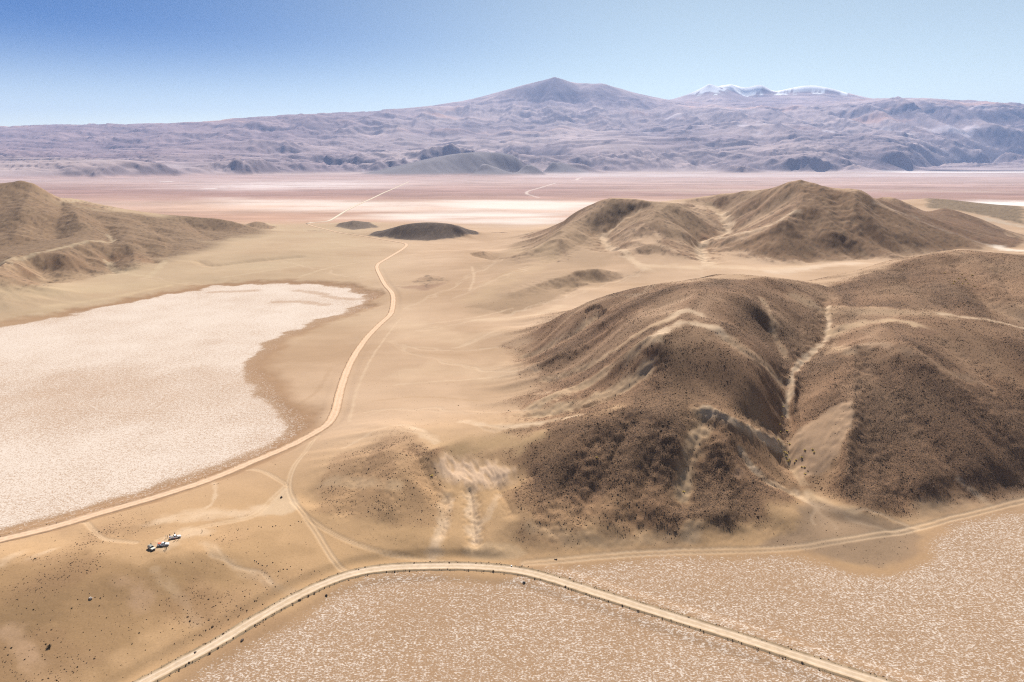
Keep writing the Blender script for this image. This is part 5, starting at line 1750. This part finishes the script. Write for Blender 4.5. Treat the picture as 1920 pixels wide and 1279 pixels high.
ORD = 'first second third fourth fifth sixth seventh eighth ninth tenth eleventh twelfth thirteenth fourteenth fifteenth sixteenth seventeenth eighteenth nineteenth twentieth'.split()
ORD += ['twenty-' + q for q in ORD[:9]]
WHAT = {'dark shrubs on the knoll': 'small dark shrub on the knoll below the trucks, %s from the left',
        'dark boulders between the trucks and the junction': 'dark boulder on the sand right of the trucks, %s from the left',
        'yellow tussocks in the gully': 'yellow grass tussock by the gully beside the sandy pyramid spur, %s from the left',
        'tussocks on the upper right slope': 'orange yellow tussock on the upper right slope, %s from the left'}
for grp, txt in WHAT.items():
    mem = [o for o in S.objects if o.get('group') == grp]
    mem.sort(key=lambda o: o.location.x / (o.location.y * CP - (o.location.z - CAM_H * K) * SP))
    for q, o in enumerate(mem):
        o['label'] = txt % ORD[q]

# ----------------------------------------------------------------------------
# roadside bits near the bend of the near road
# ----------------------------------------------------------------------------


def mesh_obj(name, bm, mat, parent=None, smooth=False):
    me = bpy.data.meshes.new(name)
    bm.normal_update()
    bm.to_mesh(me)
    bm.free()
    if smooth:
        me.polygons.foreach_set('use_smooth', np.ones(len(me.polygons), bool))
    for m_ in (mat if isinstance(mat, (list, tuple)) else [mat]):
        me.materials.append(m_)
    o = bpy.data.objects.new(name, me)
    S.collection.objects.link(o)
    if parent:
        o.parent = parent
    return o


def empty(name, loc, rz=0.0):
    o = bpy.data.objects.new(name, None)
    S.collection.objects.link(o)
    o.location = loc
    o.rotation_euler = (0, 0, rz)
    o.empty_display_size = 0.5
    return o


def add_box(bm, x0, x1, y0, y1, z0, z1, bev=0.0):
    r = bmesh.ops.create_cube(bm, size=1.0)
    for v in r['verts']:
        v.co = Vector((x0 + (v.co.x + .5) * (x1 - x0), y0 + (v.co.y + .5) * (y1 - y0), z0 + (v.co.z + .5) * (z1 - z0)))
    if bev:
        es = list({e for v in r['verts'] for e in v.link_edges})
        bmesh.ops.bevel(bm, geom=es, offset=bev, segments=2, affect='EDGES')


def add_cyl(bm, c, axis, r, h, seg=16):
    q = bmesh.ops.create_cone(bm, cap_ends=True, segments=seg, radius1=r, radius2=r, depth=h)
    rot = Vector((0, 0, 1)).rotation_difference(Vector(axis)).to_matrix()
    for v in q['verts']:
        v.co = rot @ v.co + Vector(c)


M_white = plain('white_paint', (.80, .80, .79), 0.3, spec=0.5, noise=0.06)
M_cream = plain('cream_paint', (.60, .58, .48), 0.35, spec=0.5, noise=0.06)
M_silver = plain('silver_paint', (.66, .67, .70), 0.3, metal=0.0, spec=0.5, noise=0.05)
M_glass = plain('tinted_glass', (.015, .018, .02), 0.06, spec=0.6)
M_tyre = plain('tyre_rubber', (.02, .02, .02), 0.85, noise=0.2)
M_rim = plain('wheel_rim', (.35, .35, .36), 0.35, metal=0.7)
M_black = plain('black_plastic', (.025, .025, .028), 0.55, noise=0.1)
M_red = plain('red_tarpaulin', (.55, .06, .035), 0.7, noise=0.25)
M_orange = plain('orange_tarpaulin', (.75, .22, .06), 0.7, noise=0.2)
M_tan = plain('tan_tarpaulin', (.42, .33, .23), 0.8, noise=0.25)
M_lamp = plain('headlight_glass', (.75, .78, .8), 0.1, spec=0.7)
M_tail = plain('tail_light_plastic', (.35, .02, .015), 0.3)
M_crate = plain('lavender_box', (.55, .55, .68), 0.6)

p = hit([(959, 1063)])[0] * K
bm = bmesh.new()
add_box(bm, -.25, .25, -.25, .25, -.1, .55, .03)
o = empty('kilometre_stone', p, 0.4)
mesh_obj('post', bm, M_black, o)
bm = bmesh.new()
add_box(bm, -.28, .28, -.28, .28, .55, .85, .05)
mesh_obj('cap', bm, M_white, o)
tag(o, 'black marker block with white cap at the bend of the near road', 'marker')

p = hit([(975, 1064)])[0] * K
o = empty('scrap_heap', p, 0.25)
bm = bmesh.new()
for q in range(26):
    x = random.uniform(-1.4, 1.3)
    h = random.uniform(.15, .45) * (1.1 - abs(x) / 2)
    s_ = random.uniform(.15, .38)
    y = random.uniform(-.45, .45)
    add_box(bm, x - s_, x + s_, y - s_ * .6, y + s_ * .6, -.05, h)
mesh_obj('heap', bm, plain('rusty_scrap', (.10, .06, .045), .8, noise=.4), o)
bm = bmesh.new()
add_cyl(bm, (1.15, .1, .5), (0.1, 0, 1), .07, 1.0, 8)
add_box(bm, .95, 1.4, 0, .22, .9, 1.25, .04)
mesh_obj('post', bm, M_black, o)
tag(o, 'low dark brown scrap heap with a short post beside the near road', 'scrap heap')
for dx_, lab in ((0, 'left of two small dark boulders on the pale track right of the pit'), (2.6, 'right of two small dark boulders on the pale track right of the pit')):
    place('boulder', B_MESH[1], 1041 + dx_, 1049.5, .42, lab, 'boulder')
p = hit([(982.5, 1093)])[0] * K
bm = bmesh.new()
for q in range(24):
    a0, a1 = 2 * math.pi * q / 24, 2 * math.pi * (q + 1) / 24
    for w in range(8):
        b0, b1 = 2 * math.pi * w / 8, 2 * math.pi * (w + 1) / 8
        vs_ = []
        for a_, b_ in ((a0, b0), (a1, b0), (a1, b1), (a0, b1)):
            rr_ = .55 + .2 * math.cos(b_)
            vs_.append(bm.verts.new((rr_ * math.cos(a_), rr_ * math.sin(a_), .2 + .2 * math.sin(b_))))
        bm.faces.new(vs_)
bmesh.ops.remove_doubles(bm, verts=bm.verts, dist=.001)
bmesh.ops.recalc_face_normals(bm, faces=bm.faces)
o = mesh_obj('tyre', bm, M_tyre, None, True)
o.location = p
tag(o, 'old black tyre lying on the near salt flat below the road', 'tyre')

# ----------------------------------------------------------------------------
# the three off-road vehicles on the knoll
# ----------------------------------------------------------------------------


def prism(bm, prof, w0, w1=None, zsplit=None):
    """side profile (x, z) extruded across the width; w1 is the half width of points above zsplit"""
    L_, R_ = [], []
    for x, z in prof:
        w = w0 if (zsplit is None or z < zsplit) else w1
        L_.append(bm.verts.new((x, w, z)))
        R_.append(bm.verts.new((x, -w, z)))
    n = len(prof)
    fs = [bm.faces.new(L_), bm.faces.new(R_[::-1])]
    for i in range(n):
        fs.append(bm.faces.new((L_[i], R_[i], R_[(i + 1) % n], L_[(i + 1) % n])))
    bmesh.ops.recalc_face_normals(bm, faces=bm.faces)


def arc(cx, cz, r, a0, a1, n=7):
    return [(cx + r * math.cos(R(a0 + (a1 - a0) * i / n)), cz + r * math.sin(R(a0 + (a1 - a0) * i / n))) for i in range(n + 1)]


def panel(bm, pts):
    bm.faces.new([bm.verts.new(q) for q in pts])


def vehicle(name, label, cat, loc, rz, paint, kind):
    o = empty(name, loc, rz)
    w = 0.90
    if kind == 'wagon':
        x0, x1, fx_, rx_ = -2.3, 2.3, 1.45, -1.4
    else:
        x0, x1, fx_, rx_ = -2.6, 2.6, 1.65, -1.5
    # lower body with wheel arches
    prof = [(x1 - .05, .45)] + [(x1, .75), (x1 - .12, 1.02), (fx_ - .55, 1.12)]
    if kind == 'wagon':
        prof += [(x0 + .05, 1.12), (x0, .6), (x0 + .1, .42)]
    else:
        prof += [(-.75, 1.12), (x0 + .05, 1.08), (x0, .6), (x0 + .1, .48)]
    prof += arc(rx_, .40, .47, 178, 2) + arc(fx_, .40, .47, 178, 2)
    bm = bmesh.new()
    prism(bm, prof, w)
    mesh_obj('body', bm, paint, o)
    # cab
    if kind == 'wagon':
        cab = [(fx_ - .65, 1.12), (fx_ - 1.25, 1.75), (x0 + .3, 1.80), (x0 + .1, 1.12)]
    else:
        cab = [(fx_ - .65, 1.12), (fx_ - 1.35, 1.72), (-.55, 1.76), (-.85, 1.12)]
    bm = bmesh.new()
    prism(bm, cab, w - .04, w - .17, 1.4)
    mesh_obj('cab', bm, paint, o)
    # glass, 8 mm proud of the cab
    (ax, az), (bx, bz), (cx_, cz_), (dx_, dz_) = cab
    bm = bmesh.new()
    e = .012
    panel(bm, [(ax - .05 + e, -.80, az + .06 + e), (ax - .05 + e, .80, az + .06 + e), (bx + .07 + e, .68, bz - .07 + e), (bx + .07 + e, -.68, bz - .07 + e)])
    mesh_obj('windscreen', bm, M_glass, o)
    bm = bmesh.new()
    panel(bm, [(dx_ + .06 - e, .78, dz_ + .12), (dx_ + .06 - e, -.78, dz_ + .12), (cx_ - .05 - e, -.68, cz_ - .1), (cx_ - .05 - e, .68, cz_ - .1)])
    mesh_obj('rear_window', bm, M_glass, o)
    mids = [.5] if kind != 'wagon' else [.36, .70]
    spans = [0.0] + mids + [1.0]
    for sgn in (1, -1):
        for s0, s1 in zip(spans[:-1], spans[1:]):
            def edge(s, top):
                if top:
                    return Vector((bx + (cx_ - bx) * s, sgn * (w - .165 + e), 1.68))
                return Vector((ax + (dx_ - ax) * s, sgn * (w - .04 + e), 1.17))
            a_, b_ = s0 + .06, s1 - .05
            bm = bmesh.new()
            lo0, lo1, hi1, hi0 = edge(a_, 0), edge(b_, 0), edge(b_, 1), edge(a_, 1)
            q = [lo0, lo1, hi1, hi0]
            panel(bm, q if sgn < 0 else q[::-1])
            mesh_obj('side_window', bm, M_glass, o)
    # wheels
    for wx in (fx_, rx_):
        for sgn in (1, -1):
            bm = bmesh.new()
            add_cyl(bm, (0, 0, 0), (0, 1, 0), .40, .27, 20)
            bmesh.ops.bevel(bm, geom=[ed for ed in bm.edges if len(ed.link_faces) == 2 and any(len(f.verts) > 4 for f in ed.link_faces)], offset=.05, segments=2, affect='EDGES')
            wh = mesh_obj('wheel', bm, M_tyre, o)
            wh.location = (wx, sgn * (w - .15), .40)
            bm = bmesh.new()
            add_cyl(bm, (0, sgn * .13, 0), (0, 1, 0), .24, .05, 14)
            mesh_obj('rim', bm, M_rim, wh)
    # bumpers, grille, lights, mirrors
    bm = bmesh.new()
    add_box(bm, x1 - .10, x1 + .09, -.88, .88, .42, .66, .04)
    mesh_obj('front_bumper', bm, M_black if kind != 'silver' else paint, o)
    bm = bmesh.new()
    add_box(bm, x0 - .10, x0 + .06, -.86, .86, .45, .62, .04)
    mesh_obj('rear_bumper', bm, M_black, o)
    bm = bmesh.new()
    add_box(bm, x1 - .06, x1 + .025, -.45, .45, .70, .92, .01)
    mesh_obj('grille', bm, M_black, o)
    for sgn in (1, -1):
        bm = bmesh.new()
        add_box(bm, x1 - .14, x1 + .015, sgn * .68 - .17, sgn * .68 + .17, .74, .92, .02)
        mesh_obj('headlight', bm, M_lamp, o)
        bm = bmesh.new()
        add_box(bm, x0 - .012, x0 + .05, sgn * .80 - .07, sgn * .80 + .07, .72, 1.0, .01)
        mesh_obj('tail_light', bm, M_tail, o)
        bm = bmesh.new()
        add_box(bm, ax - .35, ax - .22, sgn * .98 - .10, sgn * .98 + .10, 1.14, 1.32, .03)
        mesh_obj('mirror', bm, M_black, o)
    if kind == 'wagon':
        bm = bmesh.new()
        for sgn in (.55, -.55):
            add_box(bm, x0 + .5, bx - .1, sgn - .03, sgn + .03, 1.84, 1.90)
        for q in range(5):
            xx = x0 + .5 + q * .38
            add_box(bm, xx, xx + .05, -.6, .6, 1.801, 1.845)
        mesh_obj('roof_rack', bm, M_black, o)
    else:
        bm = bmesh.new()                                   # open bed: inner liner and side rails
        add_box(bm, x0 + .12, -.95, -.78, .78, 1.125, 1.14)
        mesh_obj('bed_liner', bm, M_black, o)
        bm = bmesh.new()
        for sgn in (1, -1):
            add_box(bm, x0 + .03, -.88, sgn * .84 - .05, sgn * .84 + .05, 1.085, 1.30, .02)
        add_box(bm, x0 + .0, x0 + .10, -.79, .79, 1.085, 1.30, .02)
        mesh_obj('bed_side', bm, paint, o)
    o['label'] = label
    o['category'] = cat
    return o


def bundle(name, mat, label, cat, loc, rz, sx, sy, sz, seed):
    g = random.Random(seed)
    bm = bmesh.new()
    bmesh.ops.create_cube(bm, size=1.0)
    bmesh.ops.subdivide_edges(bm, edges=bm.edges[:], cuts=4, use_grid_fill=True)
    for v in bm.verts:
        n = v.co.copy()
        f = 1 - 0.35 * (n.x * n.x + n.y * n.y) * max(0, n.z + .3)
        v.co = Vector((n.x * sx * f, n.y * sy * f, (n.z + .5) * sz * (1 - .5 * (n.x ** 2 + n.y ** 2)) + g.uniform(-.03, .03) * (n.z > -.4)))
    o = mesh_obj(name, bm, mat, None, True)
    o.location = loc
    o.rotation_euler = (0, 0, rz)
    tag(o, label, cat)
    return o


def ground_at(px, py):
    return hit([(px, py)])[0] * K


def settle(px, py, rz, hl=1.5, hw=.8):
    """stand point and tilt so that the four wheels rest on the slope"""
    c = ground_at(px, py)
    f = np.array([math.cos(rz), math.sin(rz)])
    l = np.array([-f[1], f[0]])
    zz = {}
    for a_ in (1, -1):
        for b_ in (1, -1):
            q = (c[:2] + f * hl * a_ + l * hw * b_) / K
            zz[a_, b_] = float(zat(q[0], q[1])) * K
    z = max((zz[1, 1] + zz[-1, -1]) / 2, (zz[1, -1] + zz[-1, 1]) / 2)
    pitch = -math.atan2((zz[1, 1] + zz[1, -1] - zz[-1, 1] - zz[-1, -1]) / 2, 2 * hl)
    roll = math.atan2((zz[1, 1] + zz[-1, 1] - zz[1, -1] - zz[-1, -1]) / 2, 2 * hw)
    return (c[0], c[1], z), (roll, pitch, rz)


def park(px, py, rz, *args):
    loc, rot = settle(px, py, rz)
    v = vehicle(args[0], args[1], args[2], loc, rz, args[3], args[4])
    v.rotation_euler = rot
    return v


v1 = park(284.3, 1029.8, R(-36), 'off_road_car', 'cream off road wagon parked leftmost of the three, nose towards the viewer', 'car', M_cream, 'wagon')
v2 = park(306.2, 1023.2, R(16), 'pickup_truck', 'silver white pickup with a red and orange load, middle of the three vehicles', 'pickup', M_silver, 'silver')
v3 = park(328.6, 1009.2, R(36), 'pickup_truck', 'white pickup with a tan covered bed, rightmost of the three vehicles', 'pickup', M_white, 'white')
bpy.context.view_layer.update()
q = v2.matrix_world @ Vector((-1.75, .25, 1.14))
bundle('luggage_bundle', M_red, 'red bundle in the bed of the middle pickup', 'bundle', q, R(16), 1.5, .95, .5, 1)
q = v2.matrix_world @ Vector((-1.75, -.5, 1.14))
bundle('luggage_bundle', M_orange, 'orange bundle beside the red one in the middle pickup', 'bundle', q, R(16), 1.3, .55, .42, 2)
q = v3.matrix_world @ Vector((-1.75, 0, 1.14))
bundle('bed_load', M_tan, 'tan covered load in the bed of the rightmost pickup', 'load', q, R(36), 1.55, 1.5, .35, 3)
bm = bmesh.new()
add_box(bm, -.3, .3, -.22, .22, 0, .4, .03)
o = mesh_obj('cool_box', bm, M_crate, None)
o.location = v3.matrix_world @ Vector((-2.45, -.45, 1.31))
o.rotation_euler = (0, 0, R(36))
tag(o, 'small pale box on the tailgate of the rightmost pickup', 'box')

# ----------------------------------------------------------------------------
# people round the vehicles
# ----------------------------------------------------------------------------
M_skin = plain('skin', (.36, .21, .14), 0.6)
M_hair = plain('dark_hair', (.02, .015, .012), 0.7)
CLOTH = {
    'white': plain('white_cotton', (.75, .74, .72), .85), 'black': plain('black_cotton', (.02, .02, .022), .85),
    'navy': plain('navy_cotton', (.025, .03, .055), .85), 'brown': plain('brown_cotton', (.16, .10, .055), .85),
    'khaki': plain('khaki_cotton', (.22, .16, .085), .85), 'grey': plain('grey_cotton', (.10, .10, .11), .85),
    'red': plain('red_cotton', (.40, .06, .05), .85), 'jeans': plain('blue_denim', (.05, .07, .13), .85),
}


def person(px, py, rz, top, legs, label, pose='stand', h=1.74):
    s = h / 1.74
    st = {'stand': 0.0, 'walk': 0.24}[pose]
    J_ = {
        'pelvis': (0, 0, .95, .135), 'waist': (0, 0, 1.10, .125), 'chest': (.01, 0, 1.32, .145), 'neckb': (0, 0, 1.46, .075), 'neck': (.01, 0, 1.53, .055), 'head': (.025, 0, 1.63, .085), 'crown': (.02, 0, 1.70, .075),
    }
    E = [('pelvis', 'waist'), ('waist', 'chest'), ('chest', 'neckb'), ('neckb', 'neck'), ('neck', 'head'), ('head', 'crown')]
    for sd_, sg in (('l', 1), ('r', -1)):
        f = st * sg
        J_['hip' + sd_] = (0, sg * .095, .90, .095)
        J_['knee' + sd_] = (f * .6 + .02, sg * .105, .50, .062)
        J_['ankle' + sd_] = (f - (.05 if f < 0 else 0), sg * .11, .09 + (.05 if f < 0 else 0), .042)
        J_['toe' + sd_] = (f + .15, sg * .125, .035, .036)
        J_['sho' + sd_] = (0, sg * .185, 1.41, .062)
        ab = -f * .8
        J_['elb' + sd_] = (ab * .5 - .02, sg * .25, 1.13, .043)
        J_['wri' + sd_] = (ab + .06, sg * .26, .89, .030)
        J_['palm' + sd_] = (ab + .08, sg * .26, .83, .034)
        E += [('pelvis', 'hip' + sd_), ('hip' + sd_, 'knee' + sd_), ('knee' + sd_, 'ankle' + sd_), ('ankle' + sd_, 'toe' + sd_),
              ('chest', 'sho' + sd_), ('sho' + sd_, 'elb' + sd_), ('elb' + sd_, 'wri' + sd_), ('wri' + sd_, 'palm' + sd_)]
        for q, (ox, ln) in enumerate(((.030, .070), (.011, .080), (-.009, .076), (-.028, .060))):
            J_['f%d' % q + sd_] = (ab + .08 + ox, sg * .262, .775, .009)
            J_['g%d' % q + sd_] = (ab + .09 + ox, sg * .255, .80 - ln, .008)
            E += [('palm' + sd_, 'f%d' % q + sd_), ('f%d' % q + sd_, 'g%d' % q + sd_)]
        J_['t' + sd_] = (ab + .125, sg * .25, .80, .010)
        E += [('palm' + sd_, 't' + sd_)]
    names = list(J_)
    me = bpy.data.meshes.new('person')
    me.from_pydata([Vector(J_[n][:3]) * s for n in names], [(names.index(a_), names.index(b_)) for a_, b_ in E], [])
    tmp = bpy.data.objects.new('person', me)
    S.collection.objects.link(tmp)
    tmp.modifiers.new('skin', 'SKIN')
    for v, n in zip(me.skin_vertices[0].data, names):
        v.radius = (J_[n][3] * s,) * 2
        v.use_root = n == 'pelvis'
    sub_ = tmp.modifiers.new('sub', 'SUBSURF')
    sub_.levels = sub_.render_levels = 1
    dg = bpy.context.evaluated_depsgraph_get()
    body = bpy.data.meshes.new_from_object(tmp.evaluated_get(dg))
    bpy.data.objects.remove(tmp)
    body.name = 'person'
    body.materials.clear()
    for m_ in (M_skin, CLOTH[top], CLOTH[legs], M_black):
        body.materials.append(m_)
    for pgn in body.polygons:
        c = pgn.center / s
        pgn.use_smooth = True
        pgn.material_index = 0 if c.z > 1.49 or (abs(c.y) > .2 and c.z < .88) else 1 if c.z > 1.0 or abs(c.y) > .2 else 3 if c.z < .10 else 2
    o = bpy.data.objects.new('person', body)
    S.collection.objects.link(o)
    p_ = ground_at(px, py)
    o.location = p_
    o.rotation_euler = (0, 0, rz)
    bm = bmesh.new()
    bmesh.ops.create_uvsphere(bm, u_segments=12, v_segments=8, radius=.105 * s)
    for v in bm.verts:
        v.co = Vector((v.co.x * .95 + .005, v.co.y * .9, v.co.z * .8 + 1.69 * s))
    bmesh.ops.delete(bm, geom=[v for v in bm.verts if v.co.z < 1.655 * s and v.co.x > .02], context='VERTS')
    mesh_obj('hair', bm, M_hair, o, True)
    bm = bmesh.new()                                            # nose, eyes, ears in one small face mesh each
    add_cyl(bm, (.112 * s, 0, 1.625 * s), (.35, 0, 1), .012 * s, .045 * s, 6)
    mesh_obj('nose', bm, M_skin, o)
    for sg in (1, -1):
        bm = bmesh.new()
        bmesh.ops.create_icosphere(bm, subdivisions=1, radius=.012 * s, matrix=Matrix.Translation((.098 * s, sg * .033 * s, 1.65 * s)))
        mesh_obj('eye', bm, M_black, o)
        bm = bmesh.new()
        bmesh.ops.create_icosphere(bm, subdivisions=1, radius=.022 * s, matrix=Matrix.Translation((.02 * s, sg * .088 * s, 1.64 * s)))
        mesh_obj('ear', bm, M_skin, o)
    tag(o, label, 'person')
    return o


person(311.6, 1009.3, R(200), 'white', 'khaki', 'person in a white top standing behind the middle pickup')
person(314.2, 1008.9, R(230), 'navy', 'grey', 'person in dark clothes just right of the one in the white top')
person(318.8, 1007.0, R(300), 'black', 'grey', 'person in black standing at the tailgate of the rightmost pickup')
person(328.0, 1003.9, R(250), 'navy', 'jeans', 'person behind the cab of the rightmost pickup, head above its roof')
person(334.6, 1012.6, R(120), 'black', 'black', 'person in black by the front wheel of the rightmost pickup, nearer side')
person(328.2, 1014.2, R(80), 'red', 'black', 'person in a red top at the near side of the rightmost pickup')
person(309.6, 1030.3, R(70), 'khaki', 'brown', 'person in khaki on the near side of the middle pickup, left of two')
person(312.4, 1030.8, R(110), 'brown', 'black', 'person in brown on the near side of the middle pickup, right of two')
person(379.2, 998.3, R(20), 'black', 'black', 'person in black walking alone on the sandy track right of the vehicles', 'walk')
person(283.6, 1023.6, R(290), 'grey', 'black', 'person in grey behind the cream wagon')

# ----------------------------------------------------------------------------
# the air
# ----------------------------------------------------------------------------
HB = 42000.0 * K
zt = float(Z.max()) * K + 60.0
zb_ = min(float(Z.min()) * K - 1.0, -2.0)
bm = bmesh.new()
add_box(bm, -HB, HB, -HB, HB, zb_, zt)
hz = mesh_obj('haze', bm, [])
m = bpy.data.materials.new('haze')
m.use_nodes = True
nt = m.node_tree
nt.nodes.clear()
out = nt.nodes.new('ShaderNodeOutputMaterial')
pv = nt.nodes.new('ShaderNodeVolumePrincipled')
pv.inputs['Color'].default_value = (.42, .60, 1.0, 1)
pv.inputs['Density'].default_value = 2.2e-5 / K
pv.inputs['Anisotropy'].default_value = 0.0
nt.links.new(pv.outputs[0], out.inputs['Volume'])
hz.data.materials.append(m)
tag(hz, 'thin blue haze that fades the far mountains', 'haze', None, 'stuff')
